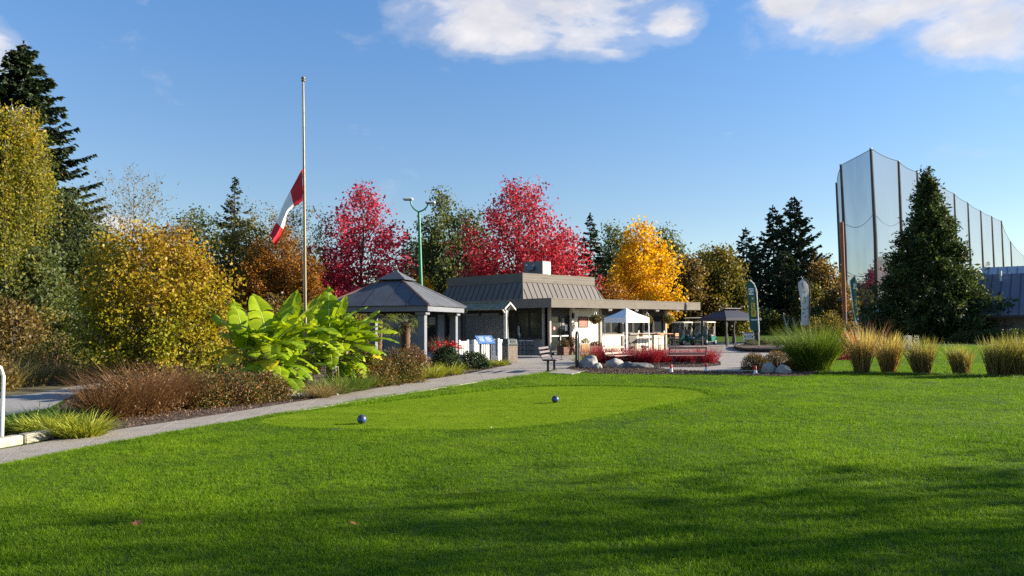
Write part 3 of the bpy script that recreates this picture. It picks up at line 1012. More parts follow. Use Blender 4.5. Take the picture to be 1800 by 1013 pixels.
m = MB().slab([(-1.9, -1.6, 2.5), (1.9, -1.6, 2.5), (1.5, .2, 3.1), (-.8, .2, 3.1)], (0, 0, .08)); m.build('roof', pm('pale_roof', (.5, .49, .46), .5, .1), sh)
m = MB().slab([(-1.9, 2.0, 2.5), (1.9, 2.0, 2.5), (1.5, .2, 3.1), (-.8, .2, 3.1)], (0, 0, .08)); m.build('roof', pm('pale_roof', (.5, .49, .46), .5, .1), sh)
cb('wall', BROWN, (-1.6, 1.6, -1.2, 1.7, 0, 2.49), parent=sh)
w = cb('window', GREYP, (-1.0, -.1, -1.24, -1.202, .9, 1.7), parent=sh)
cb('pane', GLASS, (-.95, -.15, -1.25, -1.242, .95, 1.65), parent=w)

# ------------------------------------------------------------------ netting of the driving range
WOODP = pm('weathered_pole', (0.10, 0.085, 0.075), .9, .2, .5, .3, 10)
def netm():
    m, k, b, out = base_mat('range_net')
    k.put(b.inputs['Base Color'], (0.05, 0.075, 0.105, 1)); b.inputs['Roughness'].default_value = .9
    tr = k.n('ShaderNodeBsdfTransparent')
    co = k.n('ShaderNodeTexCoord').outputs['Object']
    f = k.ramp(k.noise(k.vec('MULTIPLY', co, (1, 1, .25)), .35, 4, .6), [(.3, .44), (.7, .58)])
    mx = k.n('ShaderNodeMixShader'); k.put(mx.inputs[0], f)
    k.t.links.new(tr.outputs[0], mx.inputs[1]); k.t.links.new(b.outputs[0], mx.inputs[2]); k.t.links.new(mx.outputs[0], out.inputs[0])
    return m
NET = netm()
HN = 25.0
polepx = [(1473, 322, 24.5), (1481, 290, HN), (1534, 262, HN), (1580.5, 284, HN), (1613, 303, HN), (1648, 322, HN), (1678, 341, HN), (1702, 357, HN), (1724.5, 371, HN), (1744, 381, HN), (1761, 389, HN), (1777, 425, 21.5), (1802, 452, 19)]
tops = []
for i, (px, py, hh) in enumerate(polepx):
    # distance from the pole's height, all poles of the fence being of one length
    d = ray(px, py)
    t = (hh - CAMZ) / (d.z)
    tops.append(Vector((d.x * t, d.y * t, hh)))
tops[0] = Vector((tops[0].x, tops[0].y, 24.5))
names = ['tall weathered net pole at the far left end of the netting', 'tall corner net pole beside the rust-brown utility pole', 'tallest-looking net pole where the netting turns its corner', 'net pole just beyond the corner pole', 'net pole rising beside the cedar tip on its open side', 'net pole hidden behind the cedar', 'net pole first seen past the cedar', 'second net pole past the cedar', 'third net pole past the cedar', 'fourth net pole past the cedar', 'fifth net pole past the cedar', 'short net pole where the netting steps down', 'last short net pole above the blue-grey roof']
for i, tp in enumerate(tops):
    b = thing('net_pole', names[i], 'pole', (tp.x, tp.y, gz(0, tp.y)), 0, 'poles carrying the driving range netting')
    lean = rng_l = (0.25 if i < 3 else 0.1)
    rr = .30 if i < 4 else .26
    MB().tube([(0, 0, -.3), (0.02, 0, tp.z * .5), (-lean, 0, tp.z - gz(0, tp.y))], [rr, rr * .85, rr * .62], 8).build('shaft', WOODP, b, True)
    MB().tube([(-lean, 0, tp.z - gz(0, tp.y) - .05), (-lean, 0, tp.z - gz(0, tp.y) + .12)], rr * .72, 8).build('cap', WHITEM, b)
for i in range(len(tops) - 1):
    a, b = tops[i], tops[i + 1]
    nx, nz = 12, 14
    V, F = [], []
    for u in range(nx + 1):
        s = u / nx
        for w in range(nz + 1):
            q = w / nz
            sag = 4 * s * (1 - s)
            x, y = a.x + (b.x - a.x) * s, a.y + (b.y - a.y) * s
            zt = a.z + (b.z - a.z) * s - .4 - sag * (.16 if i < 4 else .1)
            V.append((x - .1 + .25 * sag * math.sin(q * 5), y - .4 * sag * (1 - abs(2 * q - 1)), gz(0, y) + .1 + (zt - .1) * q))
    for u in range(nx):
        for w in range(nz):
            k = u * (nz + 1) + w
            F.append((k, k + nz + 1, k + nz + 2, k + 1))
    lab = ['dark net panel turning away beyond the leftmost net pole', 'net panel between the two nearest tall poles', 'wide net panel on the far side of the corner pole', 'net panel after the wide corner panel', 'net panel against the cedar tip', 'net panel mostly behind the cedar', 'first clear net panel past the cedar', 'second clear net panel past the cedar', 'third clear net panel past the cedar', 'fourth clear net panel past the cedar', 'net panel stepping down to the short pole', 'last low net panel above the blue-grey roof'][i]
    nt = thing('range_netting', lab, 'net', (0, 0, 0), 0, 'netting of the driving range')
    MB().add(V, F).build('mesh_sheet', NET, nt, True)
    cab = [V[u * (nz + 1) + nz] for u in range(nx + 1)]
    MB().tube(cab, .045, 4).build('top_cable', BLACK, nt)
    if i < 4:
        for q in (5, 9):
            MB().tube([(V[u * (nz + 1) + q][0], V[u * (nz + 1) + q][1], V[u * (nz + 1) + q][2] - 1.1 * math.sin(math.pi * u / nx)) for u in range(nx + 1)], .035, 4).build('side_cable', BLACK, nt)

# ================================================================== things
from mathutils import noise as mnoise
import bmesh


def text_mesh(s, size, depth=0.004):
    cu = bpy.data.curves.new('lettering', 'FONT')
    cu.body = s; cu.size = size; cu.extrude = depth; cu.align_x = 'CENTER'; cu.align_y = 'CENTER'
    ob = bpy.data.objects.new('lettering', cu); COL.objects.link(ob)
    me = bpy.data.meshes.new_from_object(ob.evaluated_get(bpy.context.evaluated_depsgraph_get()))
    bpy.data.objects.remove(ob)
    return me


# ---- flagpole and flag
fp = G(538, 684)
FD = fp.y
top = P(533, 143, FD)
pole = thing('flagpole', 'tall silver flagpole rising out of the banana plants', 'flagpole', (fp.x, fp.y, 0))
POLE = pm('brushed_pole', (0.21, 0.165, 0.10), 0.45, 0.08, 2, metal=0.2)
lean = top.x - fp.x
MB().tube([(0, 0, 0), (lean * .5, 0, top.z * .5), (lean, 0, top.z)], [.040, .036, .022], 12).build('shaft', POLE, pole, True)
MB().lathe([(.10, 0), (.10, .03), (.055, .06), (.05, .12)], n=14).build('base_collar', POLE, pole, True)
MB().lathe([(.02, 0), (.055, .02), (.06, .045), (.03, .06), (.055, .09), (.055, .12), (.001, .15)], (lean, 0, top.z - .02), 12).build('truck_ball', POLE, pole, True)
MB().tube([(lean - .035, -.02, top.z - .06), (lean * .6 - .045, -.03, top.z * .6), (-.05, -.04, 1.2)], .004, 5).build('halyard', WHITE, pole)
MB().box(-.075, -.045, -.06, -.03, 1.15, 1.32).build('cleat', STEEL, pole)
FREDM = pm('flag_red', (0.55, 0.018, 0.03), 0.75, 0.08, 6)
FWHITE = pm('flag_white', (0.78, 0.75, 0.72), 0.8, 0.04, 6)
e_top = [(531.5, 296), (521, 316), (509.5, 337), (500, 355), (493, 372), (485.5, 391), (480, 402), (474.5, 413)]
e_bot = [(532.5, 353), (524, 360), (516, 363.5), (507, 373), (503.5, 384), (498, 402.5), (492, 419), (484, 433)]
fl = thing('flag', 'red and white maple-leaf flag hanging limp at half mast', 'flag', (P(532, 353, FD).x, FD, P(532, 353, FD).z))
o3 = Vector(fl.location)


def cloth_pt(u, w):
    """u along the fly 0..1, w across 0 (top edge) .. 1 (bottom edge); hanging in soft folds"""
    i = min(int(u * 7), 6); f = u * 7 - i
    a = (e_top[i][0] + (e_top[i + 1][0] - e_top[i][0]) * f, e_top[i][1] + (e_top[i + 1][1] - e_top[i][1]) * f)
    b = (e_bot[i][0] + (e_bot[i + 1][0] - e_bot[i][0]) * f, e_bot[i][1] + (e_bot[i + 1][1] - e_bot[i][1]) * f)
    px, py = a[0] + (b[0] - a[0]) * w, a[1] + (b[1] - a[1]) * w
    fold = (0.10 * math.sin(w * 5.2 + u * 3.0) + 0.05 * math.sin(w * 11 + u * 5)) * (0.25 + u) - 0.12 * u
    return P(px, py, FD + fold - .05) - o3


def cloth(name, u0, u1, mat, back=False):
    nu, nw = 14, 18
    V, F = [], []
    for i in range(nu + 1):
        for j in range(nw + 1):
            q = cloth_pt(u0 + (u1 - u0) * i / nu, j / nw * (1 if not back else .8))
            if back:
                q = q + Vector((-.02 * j / nw, .07 + .05 * math.sin(j * .5), .01))
            V.append(q)
    for i in range(nu):
        for j in range(nw):
            k = i * (nw + 1) + j
            F.append((k, k + 1, k + nw + 2, k + nw + 1))
    return MB().add(V, F).build(name, mat, fl, True)


UB = [(0, .275, FREDM, 'red_band'), (.277, .715, FWHITE, 'white_field'), (.717, 1, FREDM, 'red_band')]
for a, b, mm, nm in UB:
    cloth(nm, a, b, mm)
    cloth(nm, a, b, mm, True)
# the part of the maple leaf that the fold leaves in view
lf = [(.47, 1.02), (.475, .84), (.50, .90), (.51, .70), (.535, .82), (.56, .74), (.565, .9), (.59, .86), (.58, 1.02)]
MB().slab([cloth_pt(u, min(w, 1.0)) + Vector((0, -.012, 0)) for u, w in lf], (0, .004, 0)).build('maple_leaf', FREDM, fl)

# ---- street lamp
ld = 50.0
lb = P(743, 600, ld)
GREENP = pm('green_paint', (0.03, 0.21, 0.10), 0.45, 0.1, 1.5)
lamp = thing('street_lamp', 'green lamp post with two flat heads on curved arms behind the gazebo', 'street lamp', (lb.x, ld, 0))
ltop = P(736.5, 374, ld)
lx = ltop.x - lb.x
MB().tube([(0, 0, 0), (lx * .5, 0, ltop.z * .5), (lx, 0, ltop.z)], [.14, .12, .085], 12).build('shaft', GREENP, lamp, True)
for s, (hx, hy) in ((-1, (718, 352)), (1, (757, 358))):
    e = P(hx, hy, ld); ex = e.x - lb.x
    jx = ex - s * .15
    pts = [(lx + (jx - lx) * (0.5 - .5 * math.cos(q)) ** .8, -.2 * (q / math.pi), ltop.z + (e.z - ltop.z) * (q / math.pi) ** 2.2 + .06) for q in np.linspace(0, math.pi, 9)]
    MB().tube(pts, .05, 8).build('arm', GREENP, lamp, True)
    hd = MB().cbox((ex, -.25, e.z + .03), (.66, .34, .15), 0, .05).build('lamp_head', WHITEM, lamp)
    MB().box(ex - .24, ex + .24, -.37, -.13, e.z - .065, e.z - .05).build('lens', CHAR, hd)
MB().lathe([(.1, 0), (.1, .05), (.02, .08)], (lx, 0, ltop.z - .02), 10).build('cap', GREENP, lamp)

# ---- utility pole
up = P(1486, 590, 52)
ut = thing('utility_pole', 'rust-brown wooden utility pole standing in front of the netting', 'pole', (up.x, 52, 0))
tt = P(1479.5, 391, 52)
MB().tube([(0, 0, -.2), ((tt.x - up.x) * .5, 0, tt.z * .5), (tt.x - up.x, 0, tt.z)], [.15, .135, .115], 10).build('shaft', pm('rusty_wood', (0.27, 0.105, 0.045), .85, .25, .8, .3, 20, stain=(.12, .06, .04, .6), stretch=(3, 3, .4)), ut, True)
bx = P(1475, 527, 52)
MB().cbox((bx.x - up.x, -.1, bx.z), (.36, .2, .2), 0, .02).build('junction_box', BLACK, ut)
MB().tube([(.03, -.17, 0), (.03, -.17, 2.4)], .03, 6).build('conduit', STEEL, ut)

# ---- feather banners
def banner(name_label, outline, Y, mat, edge_mat, pole_px, base_px, edge):
    b = P(base_px[0], base_px[1], Y)
    t = thing('feather_banner', name_label, 'banner', (b.x, Y, 0), 0, 'feather banners by the plaza')
    o = Vector((b.x, Y, 0))
    pts = [P(px, py, Y) - o for px, py in outline]
    pts = [p + Vector((0, .05 * math.sin(p.z * 2.1) + .03 * math.sin(p.x * 6), 0)) for p in pts]
    cl = MB().slab(pts, (0, .01, 0)).build('cloth', mat, t)
    eg = [P(px, py, Y) - o for px, py in edge]
    MB().tube([p + Vector((0, -.01, 0)) for p in eg], .035, 6).build('sleeve', edge_mat, t, True)
    pp = [P(px, py, Y) - o for px, py in pole_px]
    pp = [Vector((pp[0].x, pp[0].y, 0))] + pp
    MB().tube(pp, [.03] * len(pp), 8).build('pole', STEEL if edge_mat is not BLACK else BLACK, t, True)
    MB().lathe([(.22, 0), (.22, .03), (.06, .05), (.05, .2)], (pp[0].x, 0, 0), 12).build('base', BLACK, t)
    return t, o, cl


YELB = pm('banner_yellow', (0.62, 0.46, 0.05), .7, .06)
BGREEN = pm('banner_green', (0.02, 0.105, 0.095), .7, .12, 2)
BGREY = pm('banner_grey', (0.50, 0.50, 0.50), .7, .12, 3, stretch=(6, 1, .4))
YB = 49.0
t, o, cl = banner('green feather banner with white and yellow letter squares beside the dark canopy',
    [(1318, 492), (1311, 501), (1314, 508), (1314.5, 525), (1316, 550), (1319, 579), (1333, 583.5), (1332, 560), (1330.5, 530), (1329.5, 511), (1326, 501)], YB, BGREEN, WHITE,
    [(1334.5, 610), (1333.5, 584)], (1334.5, 610), [(1318, 492.5), (1325, 499), (1329.5, 510), (1331, 530), (1332.5, 560), (1334, 584)])
def sq(x0, y0, x1, y1, mat, letter, lcol, Y=YB, o=o, cl=cl, dy=-.055):
    a, b = P(x0, y0, Y) - o, P(x1, y1, Y) - o
    s = MB().box(min(a.x, b.x), max(a.x, b.x), dy - .004, dy, min(a.z, b.z), max(a.z, b.z)).build('letter_square', mat, cl)
    if letter:
        me = text_mesh(letter, abs(b.z - a.z) * .95)
        link('lettering', me, lcol, cl, ((a.x + b.x) / 2, dy - .008, (a.z + b.z) / 2), (rad(90), 0, 0))
sq(1315.5, 507, 1324, 518.5, WHITE, 'G', BLACK)
sq(1318.5, 520, 1326.5, 531, pm('banner_olive', (0.10, 0.18, 0.06), .7), '•', WHITE)
sq(1319.5, 532.5, 1327, 544, YELB, 'L', BLACK)
sq(1320, 545, 1329, 557, YELB, 'F', BLACK)
sq(1319.5, 561.5, 1331, 563.5, WHITE, '', None)
YG = 45.0
t, o2, cl2 = banner('grey feather banner with dark brushed letters behind the big green grass',
    [(1412, 489), (1403.5, 497), (1404, 506), (1407, 525), (1408, 545), (1407.5, 572), (1421.5, 572), (1422.5, 540), (1423, 515), (1421.5, 501), (1417, 493)], YG, BGREY, BLACK,
    [(1422, 600), (1422.5, 572)], (1422, 612), [(1411, 489), (1418, 493), (1422, 501), (1423.6, 515), (1423, 540), (1422.2, 572)])
for s, px, py, r in (('T', 1409.5, 501.5, 0), ('L', 1412.2, 505, 0), ('V', 1413, 514, .2), ('K', 1414, 524.5, .3), ('7', 1414.5, 532, 0), ('A', 1413, 544, .3), ('4', 1418.8, 542, 0), ('X', 1411.5, 551, 0), ('Y', 1414.5, 557.5, .2)):
    p = P(px, py, YG) - o2
    link('lettering', text_mesh(s, .20 if s in 'AX4Y' else .26), BLACK, cl2, (p.x, -.075, p.z), (rad(90), r, 0))
YT = 55.0
t, o4, cl4 = banner('narrow green feather banner with yellow lettering beside the utility pole',
    [(1502.5, 484), (1493, 494), (1495, 512), (1498, 535), (1501.5, 553), (1505.5, 573), (1510.5, 578.5), (1509, 558), (1506, 520), (1505.5, 495)], YT, BGREEN, WHITE,
    [(1505.5, 595), (1505, 573)], (1505.5, 600), [(1502.5, 484), (1493.5, 494), (1495.5, 512), (1498.5, 535), (1502, 553), (1506, 574)])
sq(1499, 499, 1503.5, 508, WHITE, 'G', BLACK, YT, o4, cl4)
sq(1500.5, 510, 1504.5, 517, pm('banner_olive', (0.10, 0.18, 0.06)), '', None, YT, o4, cl4)
sq(1502, 527, 1506.3, 537, YELB, 'L', BLACK, YT, o4, cl4)
sq(1504, 541, 1508, 554, YELB, 'F', BLACK, YT, o4, cl4)
sq(1506, 560, 1509, 562, WHITE, '', None, YT, o4, cl4)

# ---- golf carts
CARTG = pm('cart_green', (0.010, 0.05, 0.04), 0.22, 0.05, 3, spec=0.6)
CARTG2 = pm('cart_side_green', (0.01, 0.13, 0.085), 0.3, 0.05, 3, spec=0.6)
CREAMP = pm('cream_plastic', (0.66, 0.60, 0.47), 0.5, 0.05, 3)
SEATM = pm('seat_vinyl', (0.16, 0.15, 0.125), 0.6, 0.1, 4)
TYRE = pm('tyre_rubber', (0.02, 0.02, 0.02), 0.8, 0.1)
CLEAR = glassm('clear_screen', (0.25, 0.30, 0.28), 0.85, 0.06)


def make_cart(name, label, loc, rot, hscale=1.0):
    """nose towards +x"""
    c = thing(name, label, 'golf cart', loc, rot, 'golf carts parked at the plaza edge')
    def ring(x, w, z0, z1, r=.1):
        return [(x, -w, z0), (x, w, z0), (x, w, z1 - r), (x, w - r, z1), (x, -w + r, z1), (x, -w, z1 - r)]
    m = MB().loft([ring(1.22, .34, .30, .48), ring(1.15, .46, .24, .62), ring(.95, .53, .22, .78), ring(.70, .55, .22, .86), ring(.56, .52, .24, .90, .05)])
    m.build('front_cowl', CARTG, c, True)
    MB().box(-.15, .6, -.52, .52, .22, .30).build('floor', CHAR, c)
    m = MB().loft([ring(-.12, .55, .24, .62, .06), ring(-.6, .56, .24, .66), ring(-1.1, .54, .26, .70), ring(-1.2, .46, .32, .62)])
    m.build('rear_body', CARTG2, c, True)
    s = MB().cbox((-.38, 0, .72), (.5, 1.02, .16), 0, .05).build('seat', SEATM, c)
    MB().slab([(-.58, -.5, .80), (-.58, .5, .80), (-.70, .5, 1.16), (-.70, -.5, 1.16)], (-.09, 0, .02)).build('backrest', SEATM, c)
    for y in (-.5, .5):
        MB().tube([(.62, y, .86), (.42, y, 1.70 * hscale)], .022, 6).build('strut', CREAMP if y > 0 else BLACK, c)
        MB().tube([(-.78, y, .66), (-.82, y, 1.70 * hscale)], .035, 6).build('strut', CREAMP, c)
    zt = 1.70 * hscale
    m = MB().loft([[(x, -w, z), (x, w, z), (x, w, z + .05), (x, w * .8, z + .09), (x, -w * .8, z + .09), (x, -w, z + .05)] for x, w, z in ((.62, .50, zt - .02), (.5, .57, zt), (-.9, .57, zt), (-1.02, .50, zt - .02))])
    m.build('roof', CREAMP, c, True)
    MB().slab([(.63, -.48, .90), (.63, .48, .90), (.44, .48, zt - .03), (.44, -.48, zt - .03)], (.008, 0, .003)).build('windscreen', CLEAR, c)
    st = MB().tube([(.5, -.24, .75), (.3, -.24, 1.0)], .02, 6).build('steering_column', BLACK, c)
    MB().tube([(.3 + .09 * math.cos(a) * .6, -.24 + .16 * math.sin(a), 1.0 + .13 * math.cos(a)) for a in np.linspace(0, 2 * math.pi, 15)], .014, 5).build('steering_wheel', BLACK, st)
    for x in (.82, -.83):
        for y in (-.5, .5):
            w = MB()
            w.lathe([(.10, -.09), (.225, -.085), (.235, -.05), (.235, .05), (.225, .085), (.10, .09)], n=18)
            wo = w.build('wheel', TYRE, c, True, loc=(x, y, .235), rot=(rad(90), 0, 0))
            for q in (-.088, .088):
                MB().lathe([(.001, -.01), (.135, -.01), (.14, 0), (.13, .012), (.06, .02), (.001, .02)], (0, 0, q), 14).build('hubcap', WHITEM, wo, True)
    for y in (-.3, .3):
        MB().cbox((1.17, y, .56), (.06, .16, .08), 0, .02).build('headlight', WHITEM, c)
    MB().box(1.2, 1.26, -.3, .3, .27, .34).build('bumper', BLACK, c)
    for y in (-.22, .22):
        b = MB().lathe([(.12, .5), (.13, 1.2), (.12, 1.3)], (-1.02, y, .1), 10).build('bag_basket', BLACK, c, True)
    return c


HEAD = math.atan2(-.8, -.62)
def cartpos(px, py):
    g = G(px, py); return (g.x, g.y, 0.008)
make_cart('golf_cart', 'dark green golf cart with cream roof nearest the dark canopy', cartpos(1238, 607), HEAD)
make_cart('golf_cart', 'dark green golf cart with cream roof nearest the clubhouse corner', cartpos(1198, 607), HEAD)
make_cart('golf_cart', 'golf cart with a raised roof standing behind the other two', cartpos(1218, 603), rad(150), 1.22)

# ---- dark pop-up canopy with tied mesh curtains
NAVY = pm('navy_canvas', (0.035, 0.036, 0.055), .7, .15, 2)
dcy = 56.0
dl, dr = P(1254, 610, dcy), P(1303, 610, dcy - 2.5)
dg = thing('canopy_tent', 'dark navy canopy tent with tied-back mesh curtains beside the green banner', 'canopy', (P(1284, 600, 56.5).x, 56.5, 0), rad(28))
hw, hd_ = 1.55, 1.25
for sx in (-1, 1):
    for sy in (-1, 1):
        MB().box(sx * hw - .05, sx * hw + .05, sy * hd_ - .05, sy * hd_ + .05, 0, 2.05).build('post', BLACK, dg)
ev, rg = 2.0, 2.66
R0, R1 = Vector((-hw * .35, 0, rg)), Vector((hw * .35, 0, rg))
C4 = [Vector((-hw - .15, -hd_ - .15, ev)), Vector((hw + .15, -hd_ - .15, ev)), Vector((hw + .15, hd_ + .15, ev)), Vector((-hw - .15, hd_ + .15, ev))]
for poly in ([C4[0], C4[1], R1, R0], [C4[1], C4[2], R1], [C4[2], C4[3], R0, R1], [C4[3], C4[0], R0]):
    MB().slab(poly, (0, 0, .02)).build('roof_panel', NAVY, dg)
for i in range(4):
    a, b = C4[i], C4[(i + 1) % 4]
    MB().slab([a, b, b - Vector((0, 0, .16)), a - Vector((0, 0, .16))], (C4[i] + C4[(i + 1) % 4]).normalized() * .01).build('valance', NAVY, dg)
MB().box(-hw * .5, hw * .5, -.35, .35, rg + .05, rg + .09).build('vent_cap', pm('vent_grey', (.3, .3, .32), .6), dg)
for sx, sy in ((1, -1), (-1, -1), (1, 1)):
    MB().lathe([(.16, .15), (.13, .5), (.10, .85), (.03, 1.05), (.09, 1.5), (.14, 1.9)], (sx * (hw - .12), sy * (hd_ - .12), 0), 9).build('curtain', pm('mesh_curtain', (.05, .05, .06), .9, .3, 8), dg, True)

# ---- wheeled notice board
nb = G(1289, 607); 
wb = thing('notice_board', 'white wheeled slatted board with a green band under the dark canopy', 'sign', (nb.x, 54.6, .008), rad(-4))
for i in range(7):
    z = .14 + i * .125
    MB().box(-.30, .30, -.02, .02, z, z + .115).build('slat', pm('band_green', (.02, .09, .07), .6) if i == 4 else (WHITEM if i % 2 else GREYP), wb)
MB().box(-.22, .22, -.024, -.021, .68, .72).build('band_lettering', WHITE, wb)
for x in (-.33, .33):
    f = MB().box(x - .03, x + .03, -.04, .04, .06, 1.04).build('side_post', WHITEM, wb)
    MB().box(x - .03, x + .03, -.22, .22, .03, .07).build('foot', WHITEM, wb)
    for y in (-.19, .19):
        MB().lathe([(.001, -.015), (.03, -.015), (.03, .015), (.001, .015)], n=10).build('wheel', TYRE, f, loc=(x, y, .03), rot=(0, rad(90), 0))

# ---- white pop-up tent
wt = thing('pop_up_tent', 'small white pop-up tent with pointed roof in front of the serving windows', 'canopy', (P(1102, 600, 39.2).x, 39.2, .008), rad(35))
CANV = pm('white_canvas', (0.80, 0.79, 0.78), .7, .03, 2)
q = .80
C4 = [Vector((-q, -q, 1.94)), Vector((q, -q, 1.94)), Vector((q, q, 1.94)), Vector((-q, q, 1.94))]
apex = Vector((0, 0, 2.42))
for i in range(4):
    a, b = C4[i], C4[(i + 1) % 4]
    mid = (a + b) / 2 + Vector((0, 0, .0))
    m = MB()
    lo = [a.lerp(b, s / 6) for s in range(7)]
    up_ = [p.lerp(apex, .5) - Vector((0, 0, .035 + .02 * (j % 2))) for j, p in enumerate(lo)]
    m.add(lo + up_ + [apex], [(j, j + 1, j + 8, j + 7) for j in range(6)] + [(j + 7, j + 8, 14) for j in range(6)])
    m.build('roof_panel', CANV, wt)
    m = MB()
    dn = [p - Vector((0, 0, .25)) for p in lo]
    m.slab([a, b, b - Vector((0, 0, .25)), a - Vector((0, 0, .25))], ((a + b) / 2).xy.to_3d().normalized() * .008).build('valance', CANV, wt)
    p = a * .97
    MB().box(p.x - .02, p.x + .02, p.y - .02, p.y + .02, 0, 1.93).build('leg', WHITEM, wt)
    MB().box(p.x - .05, p.x + .05, p.y - .05, p.y + .05, 0, .012).build('foot', WHITEM, wt)
    MB().tube([C4[i] * .97 - Vector((0, 0, .2)), (C4[i] + C4[(i + 1) % 4]) / 2 * .97 - Vector((0, 0, .08))], .012, 5).build('scissor_bar', STEEL, wt)

# ---- benches
BWOOD = pm('bench_wood', (0.42, 0.24, 0.20), .7, .18, 3, .2, 40, stretch=(.4, 6, 6))
BDARK = pm('bench_dark_slat', (0.12, 0.095, 0.10), .6, .15, 3, .2, 40, stretch=(.4, 6, 6))


def bench(label, loc, rot, L, slat, nback, arms=True, zs=.74):
    b = thing('bench', label, 'bench', loc, rot, 'benches around the plaza')
    for i in range(4):
        y = -.30 + i * .125
        MB().cbox((0, y, .45), (L, .105, .035), 0, .008).build('seat_slat', slat, b)
    for i in range(nback):
        z = .60 + i * (.26 / max(1, nback - 1)) if nback > 1 else .7
        zz = .58 + i * (.30 / max(1, nback - 1))
        o = MB().cbox((0, 0, 0), (L, .03, .115 if nback < 3 else .085), 0, .006).build('back_slat', slat, b, loc=(0, .20 + (zz - .5) * .28, zz), rot=(rad(-15), 0, 0))
    for s in (-1, 1):
        x = s * L * .33
        MB().box(x - .04, x + .04, -.04, .04, 0, .40).build('leg', BLACK, b)
        MB().box(x - .03, x + .03, -.33, .16, .392, .43).build('seat_bracket', BLACK, b)
        MB().box(x - .1, x + .1, -.09, .09, 0, .015).build('foot_plate', BLACK, b)
        xe = s * (L / 2 - .03)
        MB().tube([(xe, -.1, .40), (xe, .14, .42), (xe, .24, .62), (xe, .32, .93)], .02, 6).build('back_strut', BLACK, b)
        if arms:
            MB().tube([(xe, .24 - .01, .66)] + [(xe, .02 - .25 * math.cos(a) * 1.0, .52 + .16 * math.sin(a)) for a in np.linspace(math.pi * .9, math.pi * .0, 9)][::1] + [(xe, -.22, .43)], .016, 6).build('arm_loop', BLACK, b, True)
    b.scale = (1, .9, zs)
    return b


g = G(970, 654); bench('black metal bench with dark slats standing on the concrete pad', (g.x, g.y + .35, .034), rad(74), 1.45, BDARK, 3, True, .88)
g = G(1090, 641); bench('pinkish wooden bench facing the lawn between boulder and red grass', (g.x, g.y + .2, .024), rad(48), 1.5, BWOOD, 2)
g = G(1207, 641.5); bench('wooden slat bench with dark end posts, its back to the lawn before red grass', (g.x, g.y, .024), rad(180), 1.5, BWOOD, 2, False)

# ---- black hoop stand
g = G(1015, 647)
hp = thing('hoop_stand', 'black steel hoop stand seen edge-on beside the pale boulder', 'bike rack', (g.x, g.y, .02), rad(80))
MB().tube([(-.3, 0, 0), (-.3, 0, 1.0)] + [(-.3 * math.cos(a), 0, 1.0 + .3 * math.sin(a)) for a in np.linspace(.2, math.pi - .2, 9)] + [(.3, 0, 1.0), (.3, 0, 0)], .055, 10).build('tube', BLACK, hp, True)
for x in (-.3, .3):
    MB().lathe([(.11, 0), (.11, .015), (.06, .02)], (x, 0, 0), 12).build('foot_plate', BLACK, hp)

# ---- boulders
ROCK = pm('granite', (0.33, 0.31, 0.285), .9, .2, 3, .6, 30, stain=(.16, .15, .14, .6))
ROCKD = pm('dark_granite', (0.13, 0.13, 0.125), .9, .25, 3, .6, 30)


def boulder(label, px, py, w, d, h, mat, seed, rot=0):
    g = G(px, py)
    bm = bmesh.new(); bmesh.ops.create_icosphere(bm, subdivisions=4, radius=1)
    for v in bm.verts:
        n = mnoise.noise(v.co * 1.1 + Vector((seed * 7.1, 3, 1))) * .28 + mnoise.noise(v.co * 2.6 + Vector((seed, 1, 9))) * .10 + mnoise.noise(v.co * 7 + Vector((seed, 1, 9))) * .025
        v.co = v.co * (1 + n)
        v.co = Vector((v.co.x * w / 2, v.co.y * d / 2, max(v.co.z, -.35) * h * .75 + h * .24))
    me = bpy.data.meshes.new('boulder'); bm.to_mesh(me); bm.free()
    me.polygons.foreach_set('use_smooth', [True] * len(me.polygons))
    return tag(link('boulder', me, mat, None, (g.x, g.y + d * .35, .0), (0, 0, rot)), label, 'boulder', 'boulders edging the beds')


boulder('large pale boulder beside the black hoop stand', 1037, 648, .72, .6, .46, ROCK, 1)
boulder('small pale rock leaning on the large boulder by the hoop stand', 1051, 650, .34, .3, .24, ROCK, 2)
boulder('rounded grey boulder before the pinkish bench', 1084, 648, .68, .55, .36, ROCK, 3)
boulder('low dark flat rock in front of the red grass', 1124, 648.5, .95, .5, .22, ROCKD, 4)
boulder('small dark rock wedged beside the rounded grey boulder', 1104, 648, .5, .4, .24, ROCKD, 7)
boulder('grey boulder under the rusty heather shrub', 1354, 657, .50, .45, .32, ROCK, 5)
boulder('pale lumpy boulder touching the grey boulder under the heather', 1379, 658, .46, .4, .30, ROCK, 6)

# ---- marker cones
RED = pm('cone_red', (0.62, 0.035, 0.03), .55, .08)


def cone(label, px, py, h=.27):
    g = G(px, py)
    c = thing('marker_cone', label, 'cone', (g.x, g.y, 0.02), 0, 'marker cones along the lawn edge')
    MB().cbox((0, 0, .01), (.15, .15, .02), 0, .005).build('base', WHITE, c)
    MB().lathe([(.058, .02), (.043, h * .5)], n=14).build('white_collar', WHITE, c, True)
    MB().lathe([(.045, h * .5), (.036, h * .93), (.02, h)], n=14).build('red_tip', RED, c, True)


cone('red-tipped white cone before the slat bench end nearest the pinkish bench', 1180, 656)
cone('red-tipped white cone before the slat bench end nearest the heather', 1241.5, 654, .28)
cone('red-tipped white cone beside the boulders under the heather', 1328, 659)

